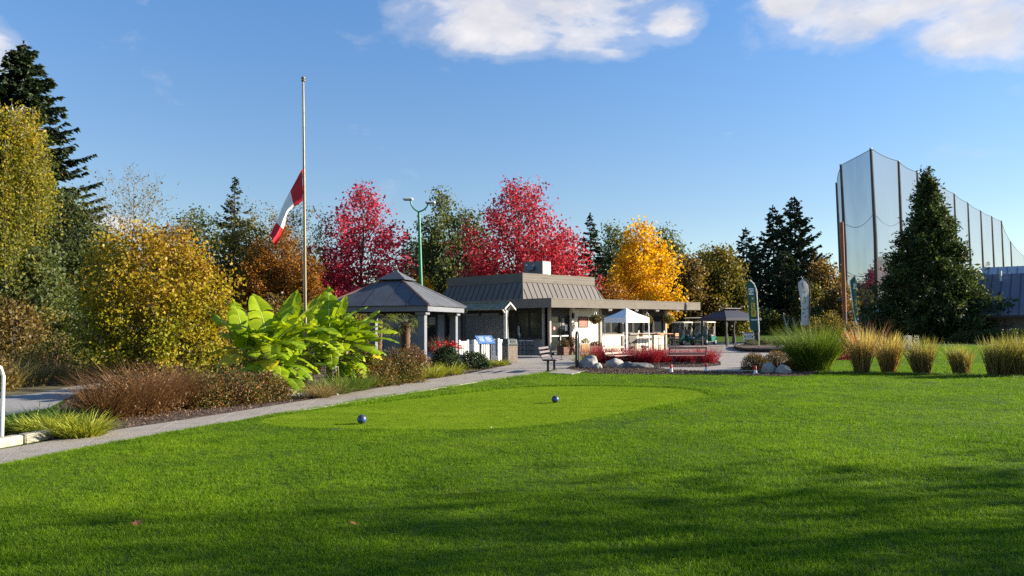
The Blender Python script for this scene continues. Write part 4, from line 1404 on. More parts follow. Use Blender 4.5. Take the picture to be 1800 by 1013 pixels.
# ---- tee markers
BALLG = pm('marker_grey', (0.045, 0.054, 0.082), .42, .12, 8, spec=.5)
BLUE = pm('marker_blue', (0.02, 0.09, 0.36), .4, .05)
for (px, py, r, lab) in ((636, 746, .076, 'blue-banded ball tee marker nearest the flagpole path'), (976, 709, .076, 'blue-banded ball tee marker at the far side of the tee')):
    g = G(px, py)
    c = thing('tee_marker', lab, 'tee marker', (g.x, g.y, .006), rad(20), 'tee markers on the mown tee')
    prof = [(max(.001, r * math.sin(a)), r - r * math.cos(a)) for a in np.linspace(0, math.pi, 21)]
    MB().lathe(prof, n=28).build('ball', BALLG, c, True)
    MB().lathe([((r + .0012) * math.cos(a), r + (r + .0012) * math.sin(a)) for a in (-.16, -.05, .06, .13)], n=28).build('band', BLUE, c, True)
    MB().tube([(0, 0, -.08), (0, 0, .01)], .008, 6).build('spike', STEEL, c)
g = G(590, 756)
o = MB().lathe([(.001, .004), (.05, .004), (.06, .009), (.085, .012), (.09, .0)], n=18).build('sprinkler_head', BLACK, None, True, loc=(g.x, g.y, .006))
tag(o, 'black sprinkler head set in the edge of the tee', 'sprinkler')
g = G(862, 754)
o = MB().lathe([(.002, 0), (.003, .02), (.007, .03), (.008, .034)], n=10).build('golf_tee', WHITE, None, True, loc=(g.x, g.y, .02), rot=(rad(80), 0, .6))
tag(o, 'white golf tee lying at the tee edge', 'golf tee')

# ---- fallen leaves
def fallen(px, py, s, rz, lab):
    g = G(px, py)
    V = [(0, -.5, 0)]
    rays = [(-.5, -.15), (-.22, 0), (-.55, .3), (-.16, .2), (0, .6), (.16, .2), (.55, .3), (.22, 0), (.5, -.15)]
    V += [(x * s, y * s, .015 + .5 * s * abs(x) * (1 if x > 0 else -.2) + .2 * s * max(0, y)) for x, y in rays]
    V[0] = (0, -.35 * s, 0.01)
    o = MB().add(V, [(0, i, i + 1) for i in range(1, 9)]).build('fallen_leaf', leafm('dry_leaf', [(.34, .13, .05), (.42, .17, .065)], .2), None, loc=(g.x, g.y, .03), rot=(.15, .1, rz))
    tag(o, lab, 'leaf')


fallen(240, 930, .085, .7, 'larger dry orange maple leaf lying on the shaded lawn')
fallen(622, 931, .07, 2.2, 'smaller dry orange leaf lying alone on the lawn')

# ---- white hoop rail at the left edge
A, B = G(3, 779), G(-95, 800)
hr2 = thing('hoop_rail', 'white pipe hoop rail at the corner of the bed', 'railing', (A.x, A.y, 0), math.atan2(B.y - A.y, B.x - A.x))
Lh = (B - A).length
MB().tube([(0, 0, 0), (0, 0, .93), (.06, 0, 1.05), (.2, 0, 1.12), (Lh - .2, 0, 1.12), (Lh - .06, 0, 1.05), (Lh, 0, .93), (Lh, 0, 0)], .024, 8).build('pipe', WHITEM, hr2, True)
for x in (0, Lh):
    MB().lathe([(.07, 0), (.07, .012), (.03, .016)], (x, 0, 0), 10).build('foot_plate', WHITEM, hr2)

# ---- kiosk with mossy roof, lectern sign, picket fences, bin, bent pole
MOSS = pm('mossy_shake', (0.21, 0.205, 0.14), .95, .35, 5, .8, 40, stain=(.20, .19, .15, .8))
WEATH = pm('weathered_white_wood', (0.46, 0.44, 0.40), .8, .12, 3, .3, 40)
kd = 36.0
kq = P(852, 600, kd)
ki = thing('map_kiosk', 'roofed notice kiosk with mossy shake roof and pale posts', 'kiosk', (kq.x, kd, .004), rad(-24))
for x in (-1.06, 1.06):
    po = MB().cbox((x, 0, 1.15), (.13, .13, 2.3), 0, .01).build('post', WEATH if x > 0 else BROWN, ki)
    for s in (-1, 1):
        MB().slab([(x - .03, s * .04, 2.15), (x - .03, s * .10, 2.15), (x - .03, s * .38, 2.33), (x - .03, s * .38, 2.40)], (.06, 0, 0)).build('brace', WEATH, po)
for s in (-1, 1):
    for i in range(4):
        y0, y1 = s * (.56 - i * .14), s * (.56 - (i + 1) * .14 - .04)
        z0, z1 = 2.32 + i * .072, 2.32 + (i + 1) * .072 + .02
        rr_ = random.Random(i + 10 * (s + 2))
        x = -1.3
        while x < 1.28:
            w = rr_.uniform(.09, .17); x2 = min(x + w, 1.3)
            j = rr_.uniform(-.02, .02)
            MB().slab([(x + .004, y0 + j * s, z0 - .01), (x2 - .004, y0 + j * s, z0 - .01), (x2 - .004, y1, z1), (x + .004, y1, z1)], (0, 0, .03)).build('shake', MOSS, ki)
            x = x2
    MB().slab([(1.3, 0, 2.58), (1.3, 0, 2.66), (1.3, s * .62, 2.36), (1.3, s * .62, 2.28)], (.03, 0, 0)).build('barge_board', WEATH, ki)
MB().tube([(-1.3, 0, 2.645), (1.3, 0, 2.645)], .045, 6).build('ridge_cap', MOSS, ki)
for i, (a, b) in enumerate(((-.99, -.01), (.01, .99))):
    MB().box(a, b, -.03, .03, .75, 2.05).build('board', pm('kiosk_board', (.085, .083, .077), .8, .12, 2), ki)
MB().box(.18, .2, -.034, -.031, 1.5, 1.72).build('board_mark', BROWN, ki)
# lectern sign
g = P(853, 632, 31.5)
ls = thing('lectern_sign', 'slanted blue information panel on two dark posts before the picket fence', 'sign', (g.x, 31.5, .004), rad(22))
for x in (-.2, .22):
    MB().box(x - .03, x + .03, -.03, .03, 0, .95 if x < 0 else .93).build('post', BLACK, ls)
pn = MB().slab([(-.36, -.23, .86), (.36, -.23, .86), (.36, .22, 1.18), (-.36, .22, 1.18)], (0, .02, -.03)).build('panel', pm('sign_blue', (0.10, 0.22, 0.48), .3, .2, 6, stain=(.45, .55, .68, .6)), ls)
MB().slab([(-.27, -.12, .944), (-.05, -.12, .944), (-.05, .15, 1.136), (-.27, .15, 1.136)], (0, -.001, .004)).build('printed_map', pm('map_print', (.36, .48, .60), .4, .4, 12), pn)
for i in range(4):
    y = -.1 + .07 * i; z = .86 + (y + .23) * .711
    MB().slab([(.03, y, z), (.28 - .05 * (i % 2), y, z), (.28 - .05 * (i % 2), y + .025, z + .018), (.03, y + .025, z + .018)], (0, -.001, .004)).build('printed_line', WHITE, pn)
# picket fences
def picket(label, pa, pb, d0, d1, h=.92, n=6):
    A, B = P(pa, 620, d0), P(pb, 620, d1); A.z = B.z = 0
    L = (B - A).length
    f = thing('picket_fence', label, 'fence', (A.x, A.y, .006), math.atan2(B.y - A.y, B.x - A.x), 'white picket fences by the kiosk')
    for i in range(n):
        x = L * (i + .5) / n; w = L / n * .62
        MB().slab([(x - w / 2, -.012, .05), (x + w / 2, -.012, .05), (x + w / 2, -.012, h - .16), (x, -.012, h - .10), (x - w / 2, -.012, h - .16)], (0, .024, 0)).build('picket', WHITE, f)
    MB().box(0, L, .014, .05, .12, .21).build('rail', WHITE, f)
    MB().box(0, L, -.03, .03, h - .13, h).build('top_rail', WHITE, f)
    for x in (0, L):
        MB().cbox((x, .0, h * .5 + .03), (.09, .09, h + .06), 0, .01).build('post', WHITE, f)


picket('short white picket panel beside the gazebo corner post', 807, 822, 33.2, 33.6, .92, 4)
picket('white picket panel returning towards the kiosk behind the blue sign', 827, 834, 36.5, 34.2, .92, 4)
picket('white picket panel standing behind the blue sign', 834, 869, 34.2, 34.8, .92, 9)
picket('white picket panel between the kiosk post and the bin', 876, 889, 34.8, 35.4, .95, 4)
# litter bin
g = G(896, 638)
AGG = pm('pebble_aggregate', (0.21, 0.165, 0.13), .95, .4, 30, .8, 60)
bn_ = thing('litter_bin', 'square pebble-faced litter bin with dark green lid beside the bent pole', 'bin', (g.x, g.y + .3, .008), rad(40))
MB().cbox((0, 0, .36), (.50, .50, .72), 0, .02).build('body', AGG, bn_)
MB().cbox((0, 0, .76), (.53, .53, .08), 0, .02).build('rim', pm('bin_green', (.02, .045, .04), .5), bn_)
MB().loft([[(-.24, -.24, .8), (.24, -.24, .8), (.24, .24, .8), (-.24, .24, .8)], [(-.22, -.22, .98), (.22, -.22, .98), (.22, .22, .98), (-.22, .22, .98)], [(-.12, -.12, 1.03), (.12, -.12, 1.03), (.12, .12, 1.03), (-.12, .12, 1.03)]]).build('lid', pm('bin_green', (.02, .045, .04), .5), bn_)
MB().box(-.14, .14, -.245, -.21, .84, .95).build('opening', BLACK, bn_)
# bent pole
g = G(894, 640)
bp = thing('banner_pole', 'thin bare bent pole without a flag beside the litter bin', 'pole', (g.x, g.y, .008))
pts = [P(px, py, g.y) - Vector((g.x, g.y, 0)) for px, py in ((894, 640), (893.5, 600), (892, 575), (891.5, 560), (892.5, 550), (895, 543), (899, 537))]
pts[0].z = 0
MB().tube(pts, [.028, .026, .024, .022, .02, .018, .014], 8).build('shaft', STEEL, bp, True)
MB().lathe([(.12, 0), (.12, .02), (.03, .04)], n=10).build('base', BLACK, bp)

# ---- things on the clubhouse terrace
def wl(x, y, z=0.008):
    c, s = math.cos(ROTB), math.sin(ROTB)
    return (CX + x * c - y * s, CY + x * s + y * c, z)


def wire_stool(label, loc, rot):
    s = thing('bar_stool', label, 'stool', loc, rot, 'wire bar stools at the shaded counter')
    MB().lathe([(.001, .74), (.19, .74), (.2, .76), (.19, .78), (.001, .785)], n=14).build('seat', WHITEM, s, True)
    for i in range(4):
        a = i * math.pi / 2 + .78
        MB().tube([(.15 * math.cos(a), .15 * math.sin(a), .74), (.24 * math.cos(a), .24 * math.sin(a), 0)], .014, 5).build('leg', BLACK, s)
    for z, r in ((.25, .21), (.5, .185)):
        MB().tube([(r * math.cos(a), r * math.sin(a), z) for a in np.linspace(0, 2 * math.pi, 17)], .01, 4).build('foot_ring', BLACK, s)
    for i in range(5):
        a = -1.2 + i * .6
        MB().tube([(.19 * math.sin(a), .19 * math.cos(a), .76), (.22 * math.sin(a), .22 * math.cos(a), 1.0)], .008, 4).build('back_wire', BLACK, s)
    MB().tube([(.22 * math.sin(a), .22 * math.cos(a), 1.0) for a in np.linspace(-1.3, 1.3, 9)], .012, 5).build('back_rail', BLACK, s)


wire_stool('black wire bar stool at the shaded counter nearest the doors', wl(.72, 2.2), .5)
wire_stool('black wire bar stool at the shaded counter furthest from the doors', wl(.72, 2.75), .9)


def wood_stool(label, loc, rot):
    s = thing('high_chair', label, 'stool', loc, rot, 'wooden high stools at the serving wall')
    for i in range(3):
        MB().box(-.2, .2, -.2 + i * .135, -.07 + i * .135, .74, .77).build('seat_slat', ORANGEW, s)
    for i in range(2):
        MB().box(-.2, .2, .19, .215, .86 + i * .1, .945 + i * .1).build('back_slat', ORANGEW, s)
    for x in (-.19, .19):
        MB().tube([(x, -.18, .74), (x, -.2, 0)], .016, 5).build('leg', BLACK, s)
        MB().tube([(x, .2, 1.05), (x, .2, .5), (x, .22, 0)], .016, 5).build('leg', BLACK, s)
        MB().tube([(x, -.19, .3), (x, .21, .3)], .012, 4).build('stretcher', BLACK, s)


wood_stool('wooden high stool against the grey serving panel', wl(8.85, .55), rad(110))
tb = thing('bar_table', 'long orange-wood bar table against the cream serving wall', 'table', wl(10.6, .45), ROTB)
for i in range(4):
    MB().box(-.85, .85, -.26 + i * .13, -.14 + i * .13, 1.0, 1.035).build('top_plank', ORANGEW, tb)
for x in (-.6, .6):
    MB().box(x - .03, x + .03, -.22, .22, .96, .998).build('bearer', BLACK, tb)
    for y in (-.18, .18):
        MB().tube([(x, y, .96), (x, y * 1.1, 0)], .02, 6).build('leg', BLACK, tb)
MB().tube([(-.6, -.19, .35), (.6, -.19, .35)], .016, 5).build('foot_rail', BLACK, tb)
for i, (x, lab) in enumerate(((9.8, 'wooden high stool at the bar table end nearest the tent'), (11.4, 'wooden high stool at the bar table end nearest the carts'))):
    wood_stool(lab, wl(x, .1), ROTB + math.pi)
rl = thing('hand_rail', 'thin grey hand rail along the cream wall behind the red grass', 'railing', wl(4.6, .35), ROTB)
for x in (0, 1.0, 2.0):
    MB().tube([(x, 0, 0), (x, 0, .95)], .025, 6).build('post', STEEL, rl)
MB().tube([(0, 0, .95), (2.0, 0, .95)], .022, 6).build('top_bar', STEEL, rl)
MB().tube([(0, 0, .35), (1.0, 0, .28), (2.0, 0, .42)], .008, 4).build('slack_cable', STEEL, rl)
ab = thing('sandwich_board', 'small cream sandwich board with yellow panel before the entrance planter', 'sign', wl(2.5, -.1), ROTB - rad(25))
for s in (-1, 1):
    fr = MB().slab([(-.28, s * .17, 0), (.28, s * .17, 0), (.28, s * .02, .62), (-.28, s * .02, .62)], (0, .02, 0)).build('leaf_board', CREAMP, ab)
    MB().slab([(-.2, s * .15 - .004 + (.0 if s < 0 else .022), .14), (.2, s * .15 - .004 + (.0 if s < 0 else .022), .14), (.2, s * .045 - .004 + (.0 if s < 0 else .022), .56), (-.2, s * .045 - .004 + (.0 if s < 0 else .022), .56)], (0, .004, 0)).build('poster', pm('poster_yellow', (.62, .40, .12), .6, .25, 8), fr)

# ================================================================== plants
BARK = pm('bark', (0.10, 0.082, 0.065), .95, .3, 3, .8, 20, stretch=(2, 2, .5))
BARKP = pm('pale_bark', (0.42, 0.39, 0.34), .9, .25, 4, .5, 20, stain=(.08, .07, .06, .8))
L_OLIVE = leafm('olive_leaf', [(.040, .054, .014), (.10, .108, .024), (.185, .165, .036), (.28, .21, .046)], .40)
L_GREEN = leafm('green_leaf', [(.030, .048, .018), (.072, .10, .032), (.125, .15, .052), (.20, .21, .08)], .42)
L_BROWN = leafm('brown_leaf', [(.055, .045, .016), (.125, .085, .026), (.20, .13, .038), (.22, .17, .05)], .42)
L_YGREEN = leafm('yellow_green_leaf', [(.045, .050, .010), (.12, .11, .016), (.20, .16, .02), (.27, .19, .022)], .35)
L_BIRCH = leafm('birch_leaf', [(.055, .080, .012), (.14, .155, .016), (.30, .25, .018), (.50, .35, .02)], .45)
L_RED = leafm('red_leaf', [(.17, .012, .022), (.36, .024, .046), (.52, .045, .085), (.64, .09, .14)], .42, tcol=(1.2, .9, .9))
L_RED2 = leafm('scarlet_leaf', [(.16, .015, .018), (.34, .026, .036), (.50, .045, .066), (.62, .09, .11)], .42, tcol=(1.2, .9, .9))
L_YELLOW = leafm('yellow_leaf', [(.32, .17, .008), (.56, .32, .008), (.72, .45, .012), (.82, .54, .02)], .45)
L_ORANGE = leafm('orange_leaf', [(.07, .045, .012), (.18, .085, .014), (.36, .15, .016), (.50, .24, .025)], .42)
L_GOLD = leafm('gold_leaf', [(0, (.06, .10, .008)), (.22, (.16, .19, .010)), (.45, (.29, .25, .012)), (.68, (.38, .26, .016)), (.86, (.30, .15, .018)), (1, (.16, .08, .02))], .36)
L_FIR = leafm('fir_needle', [(.014, .026, .014), (.026, .044, .022), (.042, .066, .030), (.065, .088, .034)], .2, .6)
L_FIRB = leafm('blue_fir_needle', [(.016, .032, .024), (.028, .052, .038), (.045, .075, .052), (.06, .09, .06)], .12, .6)
L_CEDAR = leafm('cedar_spray', [(.020, .034, .012), (.036, .060, .018), (.066, .098, .025), (.15, .18, .04)], .26, .6)


def tubes_np(parts, n=5):
    """parts: list of (points (k,3), radii (k,)) -> one quad mesh"""
    Vs, Fs, o = [], [], 0
    ang = np.arange(n) * 2 * math.pi / n
    for pts, r in parts:
        pts = np.asarray(pts, float); r = np.asarray(r, float)
        k = len(pts)
        d = unit(np.gradient(pts, axis=0))
        ref = np.where(np.abs(d[:, 2:3]) > .9, [[1., 0, 0]], [[0, 0, 1.]])
        a = unit(np.cross(d, ref)); b = np.cross(d, a)
        V = pts[:, None, :] + (a[:, None, :] * np.cos(ang)[None, :, None] + b[:, None, :] * np.sin(ang)[None, :, None]) * r[:, None, None]
        Vs.append(V.reshape(-1, 3))
        i = np.arange(k - 1)[:, None] * n; j = np.arange(n)[None, :]; j2 = (j + 1) % n
        Fs.append(np.stack([i + j, i + j2, i + n + j2, i + n + j], -1).reshape(-1, 4) + o)
        o += k * n
    return np.concatenate(Vs), np.concatenate(Fs)


def place(px, top, d):
    """base point and height of a tree whose top shows at pixel (px, top), standing d metres off"""
    p = P(px, top, d)
    z0 = gz(p.x, d)
    return Vector((p.x, d, z0)), p.z - z0


def broadleaf(label, loc, H, env, mat, seed, nb=46, cb=.18, up=32, nleaf=9000, lsize=.2, scatter=.24, bark=BARK, tr=None, group=None, name='deciduous_tree', aspect=.62, nsub=6, lcf=None, trunk_lean=0.0, cat='tree', jit=(.66, 1.14)):
    rng = np.random.default_rng(seed)
    root = thing(name, label, cat, loc, rng.uniform(0, 6), group)
    root.rotation_euler.z = 0
    tr = tr or H * .016 + .05
    et, er = zip(*env)
    zs = np.linspace(0, 1, 9)
    wob = np.cumsum(rng.normal(size=(9, 2)) * H * .006, 0); wob[0] = 0
    tp = np.concatenate([wob + np.stack([zs * trunk_lean, zs * 0], 1), (zs * H * .93)[:, None]], 1)
    parts = [(np.concatenate([[tp[0] - [0, 0, .25]], tp]), np.concatenate([[tr * 1.3], tr * (1 - zs * .93)]))]
    S, E, C, Wt = [], [], [], []
    for b in range(nb):
        t = cb + (1 - cb) * ((b + rng.uniform(.1, .9)) / nb) ** .88
        az = b * 2.39996 + rng.normal() * .35
        r = np.interp(t, et, er) * rng.uniform(*jit)
        ax = np.array([np.interp(t, zs, tp[:, 0]), np.interp(t, zs, tp[:, 1]), 0])
        tip = ax + [r * math.cos(az), r * math.sin(az), H * t * rng.uniform(.97, 1.02)]
        z0 = max(H * .10, tip[2] - r * math.tan(rad(up)) - rng.uniform(0, .05) * H)
        st = np.array([np.interp(z0 / H, zs * .93, tp[:, 0]), np.interp(z0 / H, zs * .93, tp[:, 1]), z0])
        mid = (st + tip) / 2 + [0, 0, -.07 * r]
        q = np.linspace(0, 1, 5)[:, None]
        curve = (1 - q) ** 2 * st + 2 * q * (1 - q) * mid + q ** 2 * tip
        rr = tr * .38 * (1 - t * .75)
        parts.append((curve, rr * (1 - .85 * q[:, 0])))
        c0 = rng.uniform()
        for k in range(nsub):
            s = rng.uniform(.28, 1.0)
            i = min(int(s * 4), 3); f = s * 4 - i
            p = curve[i] * (1 - f) + curve[i + 1] * f
            dv = unit((tip - st)[None])[0] * .7 + rng.normal(size=3) * [.65, .65, .4] + [0, 0, .25]
            e = p + unit(dv[None])[0] * (rng.uniform(.16, .38) * r + .035 * H)
            S.append(p); E.append(e); C.append(.6 * c0 + .4 * rng.uniform()); Wt.append(r ** 1.5 + .1)
            if k % 2 == 0:
                parts.append((np.stack([p, (p + e) / 2 + rng.normal(size=3) * .04, e]), np.array([rr * .4, rr * .28, .009])))
    S, E, C = np.array(S), np.array(E), np.array(C)
    V, F = tubes_np(parts, 5)
    link('trunk', npmesh('trunk', V, F, None, True), bark, root)
    Wt = np.array(Wt); m = rng.choice(len(S), nleaf, p=Wt / Wt.sum())
    u = rng.uniform(.05, 1.1, nleaf)[:, None]
    pts = S[m] + (E[m] - S[m]) * u + rng.normal(size=(nleaf, 3)) * scatter * [1, 1, .8]
    lc = .45 * C[m] + .55 * rng.uniform(0, 1, nleaf)
    if lcf is not None:
        lc = lcf(pts, lc, H)
    pts[:, 2] = np.maximum(pts[:, 2], .08)
    V, F, L = leaf_arrays(rng, pts, lsize, lc, aspect, np.array([0, 0, -.35]))
    link('crown', npmesh('crown', V, F, L), mat, root)
    return root


def conifer(label, loc, H, R, mat, seed, whorl=.34, nbr=6, droop=.25, base=.06, dens=1.0, tw=.34, ragged=.25, bark=BARK, shape=.9, group=None, upturn=.18, name='fir_tree', card=.10):
    rng = np.random.default_rng(seed)
    root = thing(name, label, 'tree', loc, 0, group)
    zs = np.linspace(0, 1, 6)
    tr = H * .013 + .04
    parts = [(np.stack([zs * 0, zs * 0, zs * H - .2 * (zs == 0)], 1), tr * (1 - .95 * zs) + .01)]
    P0, A, Ls, C = [], [], [], []
    z = base * H
    while z < H * .985:
        t = z / H
        Rl = R * (1 - t) ** shape * (1.0 if t > .2 else .75 + 1.25 * t) + .12
        for b in range(nbr):
            az = rng.uniform(0, 2 * math.pi)
            L = Rl * rng.uniform(1 - ragged * 1.6, 1 + ragged * .7)
            dirh = np.array([math.cos(az), math.sin(az), 0])
            q = np.linspace(0, 1, 6)
            el = (.25 * t)                                     # upper branches rise
            pts = np.array([0, 0, z + rng.uniform(-.15, .15)]) + dirh * (L * q)[:, None]
            pts[:, 2] += L * (el * q - droop * q ** 1.6 + upturn * q ** 4)
            parts.append((pts, (tr * .22 * (1 - t * .6)) * (1 - .85 * q) + .004))
            nt = max(5, int(L * 9 * dens))
            s = rng.uniform(.12, 1.0, nt) ** .8
            i = np.minimum((s * 5).astype(int), 4); f = (s * 5 - i)[:, None]
            p = pts[i] * (1 - f) + pts[i + 1] * f
            side = np.cross(dirh, [0, 0, 1.0]) * np.where(rng.uniform(size=nt) < .5, -1, 1)[:, None]
            ax = unit(side * rng.uniform(.35, 1.0, nt)[:, None] + dirh * rng.uniform(.4, 1.0, nt)[:, None] + np.array([0, 0, -.28]) + rng.normal(size=(nt, 3)) * .18)
            ln = (tw * (.45 + .55 * (1 - s)) * (.5 + .5 * min(1.4, L)) * rng.uniform(.6, 1.3, nt))
            P0.append(p + ax * ln[:, None] * .5); A.append(ax); Ls.append(ln); C.append(np.clip(.25 + .45 * s + rng.normal(size=nt) * .18 + rng.normal() * .1, 0, 1))
        z += whorl * rng.uniform(.7, 1.3) * (1 - .45 * t)
    # leader
    n = 14
    P0.append(np.stack([rng.normal(size=n) * .03, rng.normal(size=n) * .03, H * rng.uniform(.95, 1.0, n)], 1)); A.append(unit(rng.normal(size=(n, 3)) * .4 + [0, 0, 1])); Ls.append(np.full(n, .32)); C.append(np.full(n, .6))
    P0, A, Ls, C = np.concatenate(P0), np.concatenate(A), np.concatenate(Ls), np.concatenate(C)
    V, F = tubes_np(parts, 5)
    link('trunk', npmesh('trunk', V, F, None, True), bark, root)
    arr = []
    for k in range(2):
        s = unit(np.cross(A, rng.normal(size=A.shape) * .5 + ([0, 0, 1] if k == 0 else [1, .3, 0])))
        w = (Ls * rng.uniform(.24, .42, len(Ls)) + card * .4)[:, None] * .5
        l = Ls[:, None] * .5
        dz = np.array([0, 0, -1.0]) * l * .18
        V = np.stack([P0 - A * l, P0 + s * w - A * l * .1, P0 + A * l + dz, P0 - s * w - A * l * .1], 1).reshape(-1, 3)
        arr.append((V, np.arange(4 * len(Ls)).reshape(-1, 4), C))
    V, F, L = join_arrays(arr)
    link('crown', npmesh('crown', V, F, L), mat, root)
    return root


def dome(rng, n, rx, ry, h, shell=.55, z0=0.0, lumps=7, lump=.16):
    d = unit(rng.normal(size=(n, 3))); d[:, 2] = np.abs(d[:, 2]) * 1.1 - .12
    d = unit(d)
    lk = unit(rng.normal(size=(lumps, 3)))
    bump = np.max(d @ lk.T, 1)
    r = rng.uniform(shell, 1.0, n) ** .6 * (1 - lump + lump * 1.6 * bump + rng.normal(size=n) * .05)
    p = d * r[:, None] * [rx, ry, h * .92]
    p[:, 2] = np.maximum(p[:, 2] + h * .08, .02) + z0
    return p, d


def shrub(label, loc, rx, ry, h, mat, seed, n=2600, lsize=.07, aspect=.55, twig=0, twig_mat=None, group=None, name='shrub', spread=1.0, cat='shrub', lcf=None, shell=.55):
    rng = np.random.default_rng(seed)
    root = thing(name, label, cat, loc, 0, group)
    p, d = dome(rng, n, rx, ry, h, shell)
    lc = rng.uniform(0, 1, n)
    if lcf is not None:
        lc = lcf(p, lc, h)
    V, F, L = leaf_arrays(rng, p, lsize, lc, aspect, d * .5 + [0, 0, .3], spread)
    link('foliage', npmesh('foliage', V, F, L), mat, root)
    st, _ = dome(rng, 26 + twig, rx * .97, ry * .97, h * .98, .8)
    parts = []
    for q in st:
        b = np.array([q[0] * .25, q[1] * .25, -.03])
        parts.append((np.stack([b, b * .4 + q * .6 + [0, 0, h * .05], q]), np.array([.012, .008, .003]) * (1 + h * .35)))
    V, F = tubes_np(parts, 4)
    link('stem', npmesh('stem', V, F), twig_mat or BARK, root)
    return root


def tuft(label, loc, h, r0, spread, n, mat, seed, width=.012, bend=.5, group=None, name='tussock_plant', lean=None, cat='plant', upright=0.0, lcf=None, part='blade_mass', K=5):
    """clump of long blades: spread = how far they lean out"""
    rng = np.random.default_rng(seed)
    root = thing(name, label, cat, loc, 0, group)
    a = rng.uniform(0, 6.283, n); r = r0 * np.sqrt(rng.uniform(0, 1, n))
    base = np.stack([r * np.cos(a), r * np.sin(a), np.zeros(n)], 1)
    out = np.stack([np.cos(a), np.sin(a), np.zeros(n)], 1) * (.25 + .75 * (r / r0))[:, None]
    ln_ = rng.normal(size=2) * .07
    d = unit(out * spread * rng.uniform(.3, 1.15, n)[:, None] + rng.normal(size=(n, 3)) * .10 + [ln_[0], ln_[1], 1.0])
    L = h * rng.uniform(.5, 1.22, n) ** .9
    lc = rng.uniform(0, 1, n)
    V, F, lc = blades_arrays(rng, base, d, L, width * rng.uniform(.6, 1.4, n), bend * rng.uniform(.2, 1.4, n), K, lc)
    V[:, 2] = np.maximum(V[:, 2], .005)
    if lcf is not None:
        cz = V[F].mean(1)
        lc = lcf(cz, lc, h)
    link(part, npmesh(part, V, F, lc), mat, root)
    return root


def GP(px, py):
    g = G(px, py); g.z = gz(g.x, g.y); return g


# ------------------------------------------------------------------ background trees
W = 'trees behind the clubhouse'
LW = 'trees of the left wood'
loc, H = place(42, 73, 48); conifer('tall dark fir towering over the yellow birch', loc, H, 7.2, L_FIR, 11, .34, 9, .16, .05, 1.8, .62, .38, shape=.85, group=LW, card=.14)
loc, H = place(413, 312, 70); conifer('slender fir spire standing above the olive trees', loc, H, 5.0, L_FIRB, 12, .55, 6, .05, .1, 1.0, .5, .4, shape=.95, group=LW, card=.16, upturn=.25)
loc, H = place(716, 403, 76); conifer('small dark fir between the red maple and the lamp post', loc, H, 3.2, L_FIR, 13, .5, 6, .2, .05, 1.2, .5, .25, group=W, card=.16)
loc, H = place(1037, 374, 86); conifer('pointed fir beside the red maple above the clubhouse', loc, H, 4.6, L_FIR, 14, .6, 6, .28, .05, 1.1, .6, .22, group=W, shape=.95, card=.18)
loc, H = place(1011, 440, 92); conifer('short dark fir behind the pointed fir', loc, H, 4.0, L_FIR, 15, .6, 6, .28, .05, 1.1, .6, .25, group=W, card=.18)
for i, (px, top, d, R, m, lab) in enumerate(((1311, 399, 118, 4.2, L_FIRB, 'bluish fir at the open edge of the dark grove'), (1358, 361, 110, 6.2, L_FIR, 'tall ragged fir in the dark grove'), (1396, 346, 106, 6.6, L_FIR, 'tallest open-branched fir of the dark grove'), (1424, 436, 104, 4.5, L_FIR, 'shorter fir leaning over the grey banner'), (1333, 428, 104, 5.0, L_FIR, 'bushy fir filling the dark grove'), (1378, 440, 100, 5.2, L_FIR, 'broad low fir in the middle of the dark grove'), (1284, 432, 122, 3.6, L_FIRB, 'small pointed fir beyond the yellow-green trees'))):
    loc, H = place(px, top, d); conifer(lab, loc, H, R, m, 20 + i, .62, 6, .10 if i != 2 else .02, .04, 1.15, .75, .38, shape=.8, group='firs of the dark grove', card=.24, upturn=.2)
for i, (px, top, lab) in enumerate(((1737, 460, 'small far fir seen through the netting, the taller one'), (1773, 470, 'small far fir seen through the netting, the lower one'))):
    loc, H = place(px, top, 205); conifer(lab, loc, H, 4.2, L_FIRB, 40 + i, 1.0, 6, .2, .05, .7, .9, .25, group='far firs beyond the range', card=.4)
